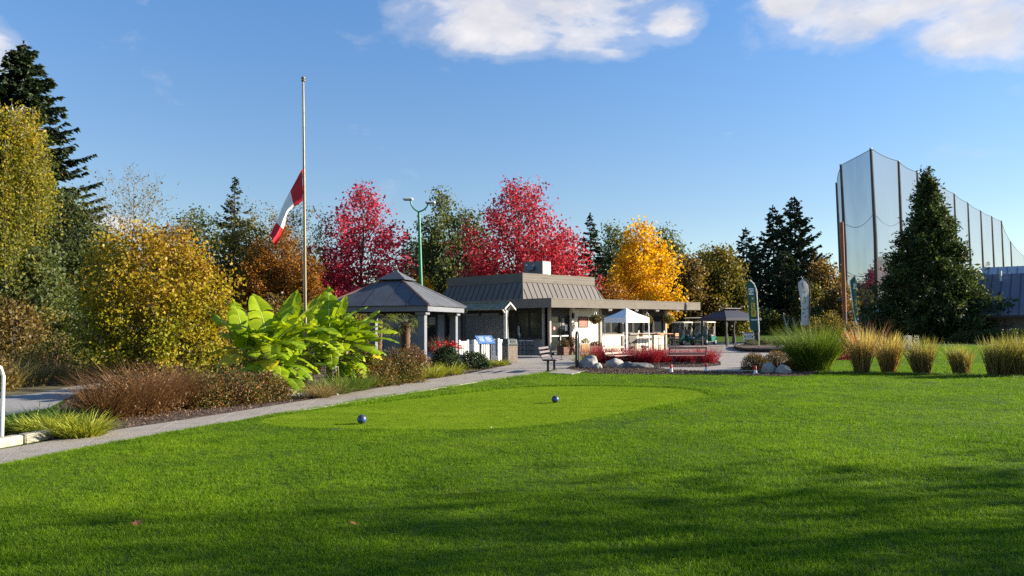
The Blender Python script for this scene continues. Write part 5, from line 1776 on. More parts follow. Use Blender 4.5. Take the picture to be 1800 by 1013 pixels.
def cedar(label, loc, H, R, seed):
    rng = np.random.default_rng(seed)
    root = thing('cedar_tree', label, 'tree', loc)
    env_t, env_r = [0, .08, .25, .5, .75, .92, 1], [.88, 1.0, .88, .57, .28, .10, .02]
    parts = [(np.array([[0, 0, -.2], [0, 0, H * .5], [.05, 0, H * .97]]), np.array([.32, .2, .03]))]
    P0, A, C, Sz = [], [], [], []
    for i in range(1250):
        t = 1 - rng.uniform(0, 1) ** .55
        t = min(max(t, .02), .99)
        az = rng.uniform(0, 6.283)
        lob = 1 + .15 * math.sin(az * 5 + t * 23) + .12 * math.sin(az * 3 - t * 41) + .08 * math.sin(t * 70)
        r = np.interp(t, env_t, env_r) * R * lob * rng.uniform(.62, 1.06)
        tip = np.array([r * math.cos(az), r * math.sin(az), t * H])
        dh = np.array([math.cos(az), math.sin(az), 0])
        if i % 4 == 0:
            st = np.array([0, 0, max(.1, t * H - .15 * r)]); parts.append((np.stack([st, (st + tip) / 2 + [0, 0, -.12 * r], tip]), np.array([.05, .035, .008])))
        n = 44
        ax = unit(dh * rng.uniform(.2, 1.0, n)[:, None] + rng.normal(size=(n, 3)) * .55 + [0, 0, rng.uniform(-.1, .75)])
        p = tip - dh * rng.uniform(0, .7, n)[:, None] * min(r, 1.0) + rng.normal(size=(n, 3)) * [.24, .24, .26]
        P0.append(p); A.append(ax); C.append(np.clip(rng.uniform(.1, .75) + rng.normal(size=n) * .2, 0, 1)); Sz.append(rng.uniform(.2, .46, n))
    P0, A, C, Sz = map(np.concatenate, (P0, A, C, Sz))
    P0[:, 2] = np.maximum(P0[:, 2], .1)
    V, F = tubes_np(parts, 5); link('trunk', npmesh('trunk', V, F, None, True), BARK, root)
    V, F, L = leaf_arrays(rng, P0, Sz, C, .42, A * 3, .5)
    link('crown', npmesh('crown', V, F, L), L_CEDAR, root)


loc, H = place(1629, 298, 66); cedar('broad dense cedar in front of the driving range netting', loc, H, 4.8, 45)

loc, H = place(235, 296, 45)
broadleaf('bare spreading tree with few leaves above the golden bush', loc, H, [(.2, 2.4), (.6, 3.4), (.85, 2.6), (1, .5)], L_YGREEN, 51, 70, .3, 42, 3400, .12, .16, pm('twig_bark', (.19, .16, .11), .9, .2), .16, LW, nsub=12)
for i, (px, top, d, hw, m, n, lab) in enumerate((
        (105, 330, 44, 75, L_GREEN, 9000, 'grey-green tree between the fir and the bare tree'),
        (168, 400, 40, 52, L_GREEN, 7000, 'low green tree behind the golden bush edge'),
        (355, 372, 60, 55, L_GREEN, 8500, 'grey-green tree left of the fir spire'),
        (425, 388, 58, 60, L_OLIVE, 9000, 'dense olive tree under the fir spire'),
        (60, 430, 36, 60, L_GREEN, 6500, 'shaded green tree behind the birch trunk'),
        (300, 420, 56, 60, L_OLIVE, 6500, 'olive tree peeping over the golden bush'),
        (-40, 330, 46, 110, L_OLIVE, 8000, 'dark olive tree at the fir foot'))):
    loc, H = place(px, top, d); r = hw * d / FPX
    broadleaf(lab, loc, H, [(.05, r * .8), (.4, r), (.75, r * .85), (1, r * .25)], m, 60 + i, 60, .06, 30, int(n * 1.5), .21, .30, group=LW)
for i, (px, top, hw, lab) in enumerate(((470, 360, 70, 'thin feathery tree behind the flag'), (535, 362, 55, 'thin feathery tree right behind the flagpole'))):
    loc, H = place(px, top, 62 - i * 4); r = hw * 60 / FPX
    broadleaf(lab, loc, H, [(.2, r * .5), (.7, r), (.92, r * .9), (1, r * .5)], L_OLIVE, 75 + i, 55, .3, 48, 4200, .16, .2, BARKP, .12, LW, nsub=8)
for i, (px, top, d, hw, lab) in enumerate(((497, 392, 53, 40, 'narrow orange-brown beech below the flag'), (452, 425, 52, 36, 'shorter rusty beech beside the golden bush'), (545, 452, 52, 32, 'low orange beech behind the flagpole'))):
    loc, H = place(px, top, d); r = hw * d / FPX
    broadleaf(lab, loc, H, [(.02, r * .8), (.5, r), (.85, r * .7), (1, r * .2)], L_ORANGE, 80 + i, 60, .04, 50, 12000, .15, .22, group=LW)
redenv = lambda r: [(.08, r * .8), (.28, r), (.55, r * .82), (.8, r * .5), (1, r * .10)]
loc, H = place(632, 318, 58); broadleaf('crimson maple with open upswept crown behind the gazebo', loc, H, redenv(4.1), L_RED, 90, 90, .10, 50, 17000, .24, .26, BARK, .2, W, 'maple_tree', nsub=7)
loc, H = place(582, 440, 56); broadleaf('low crimson maple tucked behind the gazebo roof and banana plants', loc, H, redenv(2.3), L_RED, 91, 50, .08, 40, 7000, .22, .26, BARK, .12, W, 'maple_tree')
loc, H = place(912, 314, 60); broadleaf('broad scarlet maple rising behind the clubhouse roof', loc, H, [(.08, 4.4), (.3, 5.2), (.5, 4.6), (.75, 3.0), (.92, 1.6), (1, .7)], L_RED2, 92, 120, .10, 52, 26000, .24, .30, BARK, .24, W, 'maple_tree', nsub=7)
loc, H = place(985, 402, 60); broadleaf('lower scarlet maple beside the rooftop air conditioner', loc, H, [(.1, 2.6), (.5, 2.8), (.85, 1.5), (1, .3)], L_RED2, 93, 60, .1, 42, 11000, .23, .28, BARK, .14, W, 'maple_tree')
loc, H = place(1131, 393, 66); broadleaf('bright yellow maple glowing behind the flat canopy', loc, H, [(.15, 2.4), (.35, 3.35), (.6, 2.7), (.85, 1.5), (1, .5)], L_YELLOW, 94, 84, .14, 44, 15000, .26, .28, BARK, .18, W, 'maple_tree')
for i, (px, top, d, hw, m, lab) in enumerate((
        (772, 334, 80, 50, L_GREEN, 'tall dark green cottonwood behind the lamp post'), (822, 372, 82, 42, L_GREEN, 'cottonwood shoulder between lamp post and scarlet maple'), (745, 420, 84, 40, L_OLIVE, 'olive tree low behind the lamp post'),
        (1082, 398, 92, 40, L_GREEN, 'grey-green tree between the fir and the yellow maple'), (1172, 400, 92, 42, L_GREEN, 'grey-green tree on the far side of the yellow maple'), (1110, 430, 95, 36, L_GREEN, 'green tree hidden behind the yellow maple'),
        (1212, 450, 86, 38, L_BROWN, 'brownish tree above the canopy end'), (1243, 438, 92, 30, L_OLIVE, 'pale olive tree next to the yellow-green tree'), (1266, 434, 88, 36, L_YGREEN, 'yellow-green tree behind the dark canopy tent'), (1294, 490, 88, 24, L_OLIVE, 'small olive tree at the foot of the firs'),
        (1448, 458, 98, 34, L_BROWN, 'brown tree between the grey banner and the utility pole'), (1418, 500, 96, 26, L_OLIVE, 'olive tree behind the grey banner'), (1470, 505, 92, 26, L_BROWN, 'russet low tree behind the utility pole'),
        (1552, 452, 158, 34, L_GREEN, 'far green tree seen through the nearest net panels'), (1512, 497, 150, 30, L_OLIVE, 'far olive tree behind the narrow green banner'), (1598, 480, 165, 34, L_GREEN, 'far green tree behind the cedar'))):
    loc, H = place(px, top, d); r = hw * d / FPX
    broadleaf(lab, loc, H, [(.05, r * .75), (.4, r), (.75, r * .8), (1, r * .25)], m, 100 + i, 60, .04, 38, 11000, .32 if d < 120 else .42, .46, group=W if px < 1200 else 'trees across the fairway')
loc, H = place(1540, 462, 142); broadleaf('crimson tree seen through the netting beside the cedar', loc, H, redenv(3.4), L_RED, 120, 44, .1, 40, 6000, .36, .36, group='trees across the fairway', name='maple_tree')

# the mass of wood behind everything: one distant band
def wood_band():
    rng = np.random.default_rng(9)
    pts, lc = [], []
    for i in range(230):
        px = rng.uniform(-350, 1570)
        d = rng.uniform(118, 150) if px > 1180 else (rng.uniform(62, 78) if px < 560 else rng.uniform(100, 122))
        x = (px - 900) / FPX * d
        h = rng.uniform(4.5, 8.0) if px > 1180 else (rng.uniform(5, 8.5) if px < 560 else rng.uniform(5, 9))
        r = rng.uniform(2.2, 3.6)
        n = 300
        dd = unit(rng.normal(size=(n, 3))) * (rng.uniform(.3, 1, n) ** .5)[:, None]
        p = dd * [r, r, h * .55] + [x, d, gz(x, d) + h * .5]
        pts.append(p); lc.append(np.clip(rng.uniform() * .6 + rng.uniform(0, .4, n), 0, 1))
    pts, lc = np.concatenate(pts), np.concatenate(lc)
    pts[:, 2] = np.maximum(pts[:, 2], [gz(0, y) + .05 for y in pts[:, 1]])
    V, F, L = leaf_arrays(rng, pts, .62, lc, .7)
    tag(link('distant_wood', npmesh('distant_wood', V, F, L), L_OLIVE), 'far olive and brown wood closing the view behind the trees', 'wood', kind='stuff')


wood_band()
# low hedge-like bushes at the fairway edge
for i, (px, d, w, h, lab) in enumerate(((1190, 96, 5, 3.2, 'green bush at the fairway edge near the canopy end'), (1240, 96, 6, 3.0, 'green bush at the fairway edge behind the carts'), (1285, 95, 6, 2.8, 'green bush at the fairway edge behind the dark tent'), (1340, 94, 6, 3.0, 'green bush at the fairway edge behind the green banner'), (1376, 93, 5, 2.2, 'pale green bush at the fairway edge by the birch trunk'), (1450, 92, 5, 3.6, 'rank bush at the fairway edge near the utility pole'))):
    p = P(px, 570, d)
    shrub(lab, (p.x, d, gz(p.x, d)), w * .5, 2, h, L_GREEN if i != 4 else L_OLIVE, 140 + i, 2600, .36, .6, group='bushes along the fairway')
# pale leaning birch trunks by the grey banner
for i, (px, d, h, lab) in enumerate(((1381, 90, 2.4, 'pale leaning trunk at the fairway edge'), (1397, 91, 2.0, 'thin pale forked trunk at the fairway edge'))):
    p = P(px, 578, d); root = thing('bare_trunk', lab, 'tree', (p.x, d, gz(p.x, d)), 0, 'pale trunks along the fairway')
    V, F = tubes_np([(np.array([[.3, 0, -.1], [.1, 0, h * .4], [-.25, 0, h]]), np.array([.15, .12, .06])), (np.array([[.1, 0, h * .4], [.5, .2, h * .8]]), np.array([.06, .02]))], 7)
    link('trunk', npmesh('trunk', V, F, None, True), BARKP, root)

# weeping yellow birch on the left
def weeping_birch():
    rng = np.random.default_rng(77)
    loc, H = place(-36, 190, 33)
    root = thing('birch_tree', 'weeping yellow birch with pale slanting trunk before the dark fir', 'tree', loc, 0, LW)
    base = P(0, 560, 33) - loc
    V, S, parts, strands = [], [], [], []
    tr = np.array([[-1.2, 0, -.1], [-.8, 0, H * .3], [.2, 0, H * .55], [1.0, .1, H * .76], [1.5, .1, H * .92]])
    parts.append((tr, np.array([.2, .16, .12, .07, .02])))
    parts.append((np.array([[-.3, 0, H * .42], [-1.8, .4, H * .62], [-2.6, .6, H * .86]]), np.array([.1, .06, .02])))
    pts, lc = [], []
    for i in range(330):
        s = rng.uniform(.42, 1.0)
        z = H * s
        ax = np.array([np.interp(z, tr[:, 2], tr[:, 0]), 0, z])
        a = rng.uniform(0, 6.283); r = rng.uniform(.2, 2.7) * (1.15 - .80 * max(0, s - .5) * 2)
        st = ax + [r * math.cos(a), r * math.sin(a), .35 * r]
        ln = rng.uniform(.9, 3.4) * (.6 + .5 * s)
        en = st + [rng.normal() * .18, rng.normal() * .18, -ln]
        en[2] = max(en[2], 2.6 + rng.uniform(0, 1.2))
        if i % 3 == 0:
            parts.append((np.stack([ax - [0, 0, .3], (ax + st) / 2 + [0, 0, .2], st]), np.array([.03, .02, .008])))
        strands.append((np.stack([st, en]), np.array([.005, .003])))
        m = int(ln * 40)
        u = rng.uniform(0, 1, (m, 1))
        q = st + (en - st) * u + rng.normal(size=(m, 3)) * .17
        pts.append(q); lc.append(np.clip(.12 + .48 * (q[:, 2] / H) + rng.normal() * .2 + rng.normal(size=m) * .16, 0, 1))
    Vt, Ft = tubes_np(parts, 5)
    link('trunk', npmesh('trunk', Vt, Ft, None, True), pm('birch_bark', (.5, .47, .42), .8, .15, 3, .3, 20, stain=(.06, .05, .045, .9), stretch=(1, 1, 3)), root)
    Vt, Ft = tubes_np(strands, 3)
    link('hanging_twig', npmesh('hanging_twig', Vt, Ft), pm('twig_bark', (.19, .16, .11), .9, .2), root)
    pts, lc = np.concatenate(pts), np.concatenate(lc)
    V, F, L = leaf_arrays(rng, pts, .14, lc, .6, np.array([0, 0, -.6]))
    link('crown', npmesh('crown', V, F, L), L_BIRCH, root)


weeping_birch()

# golden katsura-like bush
gloc = GP(268, 668)
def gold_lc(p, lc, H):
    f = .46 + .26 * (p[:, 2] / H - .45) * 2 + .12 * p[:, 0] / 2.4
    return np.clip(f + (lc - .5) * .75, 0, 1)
gH = P(268, 400, gloc.y).z
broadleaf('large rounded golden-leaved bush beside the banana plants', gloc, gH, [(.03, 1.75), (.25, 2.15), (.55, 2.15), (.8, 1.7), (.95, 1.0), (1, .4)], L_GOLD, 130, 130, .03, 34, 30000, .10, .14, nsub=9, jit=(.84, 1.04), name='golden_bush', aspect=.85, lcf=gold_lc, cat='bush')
loc, H = place(745, 492, 58); shrub('round orange-yellow bush behind the gazebo roof', (loc.x, 58, 0), 1.4, 1.4, H, L_YELLOW, 131, 4500, .17, .6, name='bush')
loc, H = place(1078, 498, 58); shrub('low orange hedge between the clubhouse roof and the yellow maple', (loc.x, 58, 0), 2.3, 1.4, H, L_ORANGE, 132, 6000, .17, .6, name='bush')

# trees out of frame whose crowns shade the near lawn
for i, (x, y, H, r, lab) in enumerate(((20, 8.6, 9.0, 3.3, 'sparse shade tree standing right of the view, the nearer one'), (28, 9.6, 11, 3.6, 'sparse shade tree standing right of the view, the farther one'), (17, 5.2, 8.0, 3.2, 'small sparse tree standing right of the view'))):
    broadleaf(lab, (x, y, 0), H, [(.2, r * .8), (.5, r), (.8, r * .8), (1, r * .3)], L_OLIVE, 150 + i, 46, .22, 36, 2500, .20, .6, group='shade trees right of the view')

# ------------------------------------------------------------------ shrubs of the left bed
S_SPIREA = leafm('spirea_leaf', [(.05, .028, .014), (.115, .058, .026), (.19, .10, .04), (.26, .16, .06)], .25)
S_BERB = leafm('bronze_leaf', [(.030, .044, .010), (.075, .085, .018), (.15, .11, .026), (.30, .10, .03)], .25)
S_TAN = leafm('tan_blade', [(.16, .11, .045), (.26, .19, .08), (.34, .26, .11), (.40, .32, .15)], .3)
S_LIME = leafm('lime_blade', [(.10, .14, .012), (.22, .26, .020), (.36, .38, .035), (.46, .44, .06)], .35)
S_LILY = leafm('lily_blade', [(.035, .085, .014), (.075, .15, .022), (.14, .22, .03), (.25, .29, .05)], .35)
S_DRY = leafm('dry_meadow_blade', [(.07, .06, .02), (.14, .11, .035), (.22, .16, .06), (.10, .12, .03)], .3)
S_ROSE = leafm('rose_leaf', [(.010, .028, .012), (.022, .050, .018), (.04, .075, .024), (.06, .09, .03)], .2)
TWIG = pm('red_twig', (.10, .045, .03), .9, .3)
GB = 'low shrubs of the path-side bed'
S_TWIGGY = leafm('russet_twig', [(.06, .030, .016), (.14, .066, .030), (.23, .115, .048), (.33, .20, .085)], .25)
for i, (px, py, rx, ry, h, lab) in enumerate(((168, 744, .34, .5, .80, 'brown twiggy shrub nearest the yellow-green grass'), (226, 736, .40, .6, 1.05, 'brown twiggy shrub under the golden bush'), (282, 727, .34, .6, .92, 'brown twiggy shrub with reddish base leaves'))):
    g = GP(px, py); g.y += ry * .75 + .3; g.x -= .12
    t = tuft(lab, g, h * 1.12, rx, .85, 1500, S_TWIGGY, 160 + i, .009, .55, GB, name='shrub', cat='shrub', part='twig_mass')
    rng = np.random.default_rng(500 + i)
    p, d = dome(rng, 1900, rx * 2.0, rx * 1.7, h * .92, .35)
    V, F, L = leaf_arrays(rng, p, .05, rng.uniform(0, 1, len(p)), .45, d * .5 + [0, 0, .3], .8)
    link('foliage', npmesh('foliage', V, F, L), S_SPIREA, t)
for i, (px, py, rx, ry, h, lab) in enumerate(((340, 722, .62, .6, .66, 'bronze-green shrub beside the twiggy brown ones'), (398, 716, .72, .6, .72, 'bronze-green shrub in the middle of its row'), (455, 709, .60, .55, .62, 'bronze-green shrub beside the white stones'))):
    g = GP(px, py); g.y += ry * .6
    g.y += .3; g.x -= .1
    shrub(lab, g, rx, ry, h, S_BERB, 165 + i, 5200, .05, .5, 40, TWIG, GB, shell=.4)
for i, (px, py, rx, ry, h, m, lab) in enumerate(((640, 682, .8, .7, .85, S_BERB, 'bronze shrub behind the arching lily leaves'), (690, 676, .85, .7, .95, S_BERB, 'rusty shrub beneath the palm trunks'), (722, 664, .6, .6, .95, S_SPIREA, 'russet shrub beside the gazebo front post'), (612, 684, .5, .5, .6, S_BERB, 'low dark shrub under the banana leaves'))):
    g = GP(px, py); g.y += ry * 1.0
    shrub(lab, g, rx, ry, h, m, 170 + i, 4200, .065, .5, 50, TWIG, GB, shell=.4)
g = GP(833, 650); shrub('dark evergreen shrub before the picket fence', (g.x, g.y + .4, 0), .62, .5, .72, S_ROSE, 176, 3600, .06, .6, 10, TWIG, GB)
# rose bush with red blooms
g = GP(785, 652); rb_ = shrub('rose bush with red blooms beside the gazebo post', (g.x, g.y + .3, 0), .62, .5, .85, S_ROSE, 177, 3600, .07, .65, 20, TWIG)
rng = np.random.default_rng(3)
for i in range(22):
    a = rng.uniform(-1, 1); x = a * .6; z = .62 + .36 * math.sqrt(max(.05, 1 - a * a)) + rng.uniform(-.1, .12); y = -.32 * rng.uniform(.2, 1)
    p = rng.normal(size=(16, 3)) * [.035, .035, .025]
    V, F, L = leaf_arrays(rng, p, .055, rng.uniform(0, 1, 16), .85)
    link('bloom', npmesh('bloom', V, F, L), leafm('rose_bloom', [(.38, .008, .012), (.55, .015, .02), (.65, .04, .05)], .3, tcol=(1.1, .6, .6)), rb_, (x, y, z))
tuft('pinkish plume grass behind the rose bush', GP(782, 646) + Vector((0, 1.1, 0)), 1.25, .38, .35, 420, leafm('pink_plume', [(.14, .07, .045), (.24, .12, .08), (.32, .18, .12)], .35), 178, .010, .25)
# grasses and lilies
for i, (px, py, h, r, n, m, lab) in enumerate(((122, 773, .42, .30, 620, S_LIME, 'bright yellow-green grass clump at the kerb end'), (70, 768, .38, .32, 620, S_LIME, 'yellow-green grass clump beside the kerb'), (22, 762, .36, .34, 600, S_LILY, 'green grass clump by the white hoop rail'), (58, 745, .36, .3, 220, S_LILY, 'dark green grass at the edge of the side path'), (95, 752, .42, .25, 240, S_LILY, 'green grass clump behind the yellow-green ones'))):
    tuft(lab, GP(px, py) + Vector((0, r, 0)), h, r, 1.0, n, m, 180 + i, .019, .6, 'grass clumps at the bed corner')
for i, (px, py, h, r, n, m, lab) in enumerate(((588, 694, .62, .30, 480, S_LILY, 'arching green lily clump beside the tan tuft'), (620, 688, .62, .30, 480, S_LILY, 'arching green lily clump second from the tan tuft'), (648, 681, .45, .24, 300, S_LIME, 'pale lily clump at the end of the banana bed'), (690, 675, .56, .34, 480, S_LILY, 'lily clump before the rusty shrub'), (722, 670, .56, .36, 520, S_LIME, 'lime lily clump before the gazebo front post'), (757, 665, .56, .36, 520, S_LIME, 'lime lily clump between the gazebo posts'), (788, 660, .52, .34, 480, S_LIME, 'lime lily clump before the rose bush'), (850, 648, .36, .26, 240, S_LILY, 'green lily clump under the blue sign'), (878, 644, .42, .26, 320, S_LIME, 'bright yellow grass clump beside the bent pole'), (1010, 643, .36, .2, 1, S_LILY, ''))):
    if lab: tuft(lab, GP(px, py) + Vector((0, r, 0)), h, r, .95, n, m, 190 + i, .018, .8, 'lily clumps along the footpath')
tuft('tan tussock of fine dry grass at the foot of the flagpole', GP(560, 701) + Vector((0, .22, 0)), .58, .20, 1.2, 1000, S_TAN, 205, .006, .9)
tuft('green grass clump behind the pale boulder', GP(1028, 643) + Vector((0, .5, 0)), .62, .26, .7, 320, S_LIME, 206, .012, .6)
# left meadow
for i in range(26):
    rr = random.Random(300 + i)
    px, py = rr.uniform(-40, 190), rr.uniform(640, 690) - (0 if i % 2 else 14)
    if py > 700 - px * .16: py -= 22
    g = GP(px, py)
    if i % 3:
        lab = ['dry tan meadow grass tuft beyond the side path', 'dry tan meadow grass tuft beyond the side path'][0]
        tuft(lab, g, rr.uniform(.7, 1.1), .45, .35, 260, S_DRY, 300 + i, .014, .5, 'meadow tufts beyond the side path')
    else:
        shrub(('brown-leaved' if i % 2 else 'olive-leaved') + ' meadow shrub beyond the side path', g, .9, .8, rr.uniform(.9, 1.5), L_BROWN if i % 2 else L_OLIVE, 300 + i, 1900, .09, .55, 25, TWIG, 'meadow shrubs beyond the side path')
for i, (px, d, w, h, m) in enumerate(((20, 30, 2.4, 2.6, L_BROWN), (95, 33, 2.4, 2.4, L_OLIVE), (160, 33, 2.2, 2.2, L_GREEN), (380, 31, 2.2, 2.8, L_OLIVE), (430, 33, 2.2, 2.4, L_GREEN), (480, 34, 2.4, 2.8, L_BROWN), (560, 36, 2.6, 2.6, L_GREEN), (-60, 30, 3, 3.0, L_OLIVE), (620, 40, 2.6, 2.4, L_OLIVE))):
    p = P(px, 600, d)
    shrub(['brown thicket bush at the wood edge behind the meadow', 'olive thicket bush at the wood edge behind the meadow', 'green thicket bush behind the golden bush', 'olive thicket bush behind the banana plants', 'green thicket bush behind the banana plants', 'brown thicket bush behind the banana plants', 'green thicket bush behind the flagpole', 'olive thicket bush under the birch', 'olive thicket bush beside the annex'][i], (p.x, d, 0), w * .6, 1.4, h, m, 330 + i, 3800, .15, .6, 20, group='thicket at the wood edge')

# ------------------------------------------------------------------ red grass, heather, right-hand grasses
S_REDG = leafm('red_blade', [(.15, .008, .016), (.28, .014, .030), (.38, .026, .045), (.24, .05, .045)], .35, tcol=(1.2, .7, .7))
for i, (px, py, w, h, lab) in enumerate(((1046, 640, .45, .80, 'red grass clump beside the pale boulder'), (1072, 639, .45, .82, 'red grass clump behind the pinkish bench back'), (1098, 640, .4, .62, 'red grass clump behind the pinkish bench seat'), (1124, 641, .42, .74, 'red grass clump between the two wooden benches'), (1148, 641, .42, .76, 'red grass clump nearest the slat bench'), (1170, 640, .4, .72, 'red grass clump behind one end post of the slat bench'), (1198, 639, .42, .60, 'red grass clump behind the slat bench'), (1224, 639, .42, .60, 'red grass clump behind the middle of the slat bench'), (1251, 641, .42, .74, 'red grass clump past the far end post of the slat bench'))):
    tuft(lab, GP(px, py) + Vector((0, .75, .02)), h, w, .38, 520, S_REDG, 210 + i, .013, .25, 'red grass clumps behind the benches')
S_HEATH = leafm('heather_sprig', [(.03, .04, .012), (.07, .07, .016), (.16, .09, .02), (.25, .13, .03)], .25)
for i, (px, py, rx, h, lab) in enumerate(((1338, 652, .5, .60, 'rusty-topped heather shrub, the larger half'), (1375, 648, .52, .58, 'rusty-topped heather shrub above the boulders'), (1398, 655, .3, .34, 'low dark heather beside the big green grass'))):
    g = GP(px, py)
    shrub(lab, (g.x, g.y + .5, 0), rx, .5, h, S_HEATH, 225 + i, 4200, .06, .28, 60, TWIG, 'heather shrubs', spread=.5, lcf=lambda p, lc, h: np.clip(.15 + .6 * p[:, 2] / h + (lc - .5) * .5, 0, 1))
S_GREENG = leafm('green_reed', [(.035, .075, .010), (.075, .14, .016), (.14, .22, .025), (.24, .30, .05)], .35)
S_TANG = leafm('tan_reed', [(0, (.20, .125, .04)), (.35, (.38, .26, .09)), (.6, (.52, .40, .14)), (.8, (.50, .45, .14)), (1, (.60, .58, .22))], .42)
S_MIXG = leafm('mixed_reed', [(0, (.15, .10, .04)), (.35, (.26, .20, .07)), (.7, (.28, .28, .07)), (1, (.46, .48, .14))], .4)
g = GP(1440, 655) + Vector((0, .5, 0))
tuft('large dark green fountain grass at the end of the grass row', g, 1.62, .5, .42, 2600, S_GREENG, 230, .014, .34)
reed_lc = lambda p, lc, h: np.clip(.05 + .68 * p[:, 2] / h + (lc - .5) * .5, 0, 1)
for i, (px, py, h, r0, sp, m, n, lab) in enumerate(((1524, 657, 1.60, .24, .26, S_TANG, 900, 'tan reed clump next to the red bush'), (1571, 657, 1.45, .22, .40, S_TANG, 900, 'brightest straw reed clump in the row'), (1632, 659, 1.30, .26, .46, S_MIXG, 950, 'flared greenish reed clump in the row'), (1701, 660, 1.08, .24, .10, S_MIXG, 850, 'short upright brown reed clump in the row'), (1768, 663, 1.28, .30, .30, S_MIXG, 1100, 'wide brown reed clump past the short one'), (1806, 663, 1.42, .36, .34, S_MIXG, 1000, 'last green-tipped reed clump of the row'))):
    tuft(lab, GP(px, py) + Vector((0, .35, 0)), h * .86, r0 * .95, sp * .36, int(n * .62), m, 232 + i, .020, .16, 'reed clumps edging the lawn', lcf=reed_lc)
# weedy ground cover under the reed row
def reed_weeds():
    rng = np.random.default_rng(66)
    n = 5200
    u = rng.uniform(0, 1, n)
    a, b = GP(1385, 654), GP(1900, 668)
    base = np.stack([a.x + (b.x - a.x) * u + rng.normal(size=n) * .1, a.y + (b.y - a.y) * u + .3 + rng.normal(size=n) * .28, np.zeros(n)], 1)
    d = unit(rng.normal(size=(n, 3)) * .5 + [0, 0, 1])
    V, F, L = blades_arrays(rng, base, d, rng.uniform(.05, .17, n), .012, .4, 3)
    tag(link('ground_cover', npmesh('ground_cover', V, F, L), S_LILY), 'weedy green ground cover under the reed row', 'weeds', kind='stuff')
reed_weeds()
g = P(1490, 600, 34); shrub('small red bush behind the tan reed clump', (g.x, 34, 0), .55, .5, 1.25, L_RED2, 240, 3000, .07, .6, 10)
g = P(1535, 590, 36); tuft('tall pinkish grass plumes behind the reed row', (g.x, 36, 0), 1.9, .4, .35, 160, leafm('pink_plume', [(.14, .07, .045), (.24, .12, .08), (.32, .18, .12)], .35), 241, .014, .25)
for i, (px, d, w, h, m, lab) in enumerate(((1460, 44, 1.0, 2.3, L_YGREEN, 'tall weedy bush behind the big green grass'), (1430, 47, 1.0, 1.9, L_OLIVE, 'weedy bush beside the grey banner'), (1500, 50, .9, 1.7, L_BROWN, 'dark bush at the foot of the utility pole'), (1745, 60, 1.6, 1.1, L_CEDAR, 'low dark hedge under the blue-grey roof'), (1700, 61, 1.6, 1.0, L_CEDAR, 'low dark hedge beside the cedar foot'), (1790, 57, 1.6, 1.1, L_CEDAR, 'low dark hedge before the range building windows'))):
    p = P(px, 590, d); shrub(lab, (p.x, d, 0), w, 1.0, h, m, 245 + i, 3000, .12, .5, 20, TWIG, 'bushes behind the reed row')

# ------------------------------------------------------------------ raised bed by the banner
rbd = thing('raised_bed', 'low dark timber-edged bed round the green feather banner', 'planter', (0, 0, 0))
ring = smooth_poly(poly_px([(1288, 614), (1310, 619), (1350, 620), (1400, 619), (1440, 614), (1420, 609), (1340, 608), (1296, 609)]), 1)
cx_, cy_ = np.mean([p[0] for p in ring]), np.mean([p[1] for p in ring])
rbd.location = (cx_, cy_, .008)
rl_ = [(p[0] - cx_, p[1] - cy_) for p in ring]
for i in range(len(rl_)):
    a, b = Vector(rl_[i]), Vector(rl_[(i + 1) % len(rl_)])
    d = (b - a); n_ = Vector((d.y, -d.x)).normalized()
    q = [a, b, b - n_ * .12, a - n_ * .12]
    MB().prism([(p.x, p.y) for p in q], 0, .20 + .003 * (i % 2)).build('timber', BROWN, rbd)
MB().prism(rl_, 0.0, .14).build('soil', MULCH, rbd)
for i, (px, py) in enumerate(((1345, 610), (1372, 611), (1395, 611), (1320, 611))):
    g = G(px, py)
    shrub('low green plant in the timber-edged bed', (g.x, g.y, .14), .55, .4, .42, L_GREEN, 255 + i, 700, .08, .5, 5, TWIG, 'low plants in the timber-edged bed')
g = G(1371, 614); o = thing('bed_light', 'squat black box light at the edge of the timber-edged bed', 'light', (g.x, g.y - .25, .008), .3)
MB().loft([[(-.25, -.2, 0), (.25, -.2, 0), (.25, .2, 0), (-.25, .2, 0)], [(-.22, -.12, .3), (.22, -.12, .3), (.22, .2, .3), (-.22, .2, .3)]]).build('housing', BLACK, o)
MB().slab([(-.16, -.19, .06), (.16, -.19, .06), (.14, -.135, .26), (-.14, -.135, .26)], (0, -.008, 0)).build('lens', GREYP, o)
g = P(1600, 610, 46); o = thing('utility_box', 'small pale cabinet with dark slatted side behind the straw reeds', 'cabinet', (g.x, 46, 0), .2)
MB().cbox((-.18, 0, .42), (.28, .4, .84), 0, .02).build('housing', CREAMP, o)
for i in range(4):
    MB().box(0, .42, -.15, -.1, .18 + i * .17, .26 + i * .17).build('slat', BROWN, o)
MB().box(.40, .46, -.16, .1, 0, .84).build('end_post', CREAMP, o)

# ------------------------------------------------------------------ entrance planters and hanging baskets
PLW = pm('planter_wood', (.13, .055, .035), .75, .25, 3, .3, 30, stretch=(.4, 5, 5))
for (xa, xb, y, lab) in ((1.3, 2.55, .55, 'brown wooden planter with bronze shrubs before the glass doors'), (3.15, 5.0, .72, 'brown wooden planter with pale-stemmed plants under the cream wall')):
    t = thing('planter', lab, 'planter', wl((xa + xb) / 2, y), ROTB, 'entrance planters')
    L = xb - xa
    for i in range(3):
        z = .02 + i * .14
        MB().box(-L / 2, L / 2, -.24, -.20, z, z + .13).build('front_plank', PLW, t)
        MB().box(-L / 2, L / 2, .20, .24, z, z + .13).build('back_plank', PLW, t)
        for s in (-1, 1):
            MB().box(s * L / 2 - .04 * (s > 0), s * L / 2 + .04 * (s < 0), -.198, .198, z, z + .13).build('end_plank', PLW, t)
    MB().box(-L / 2 + .04, L / 2 - .04, -.198, .198, .02, .36).build('soil', MULCH, t)
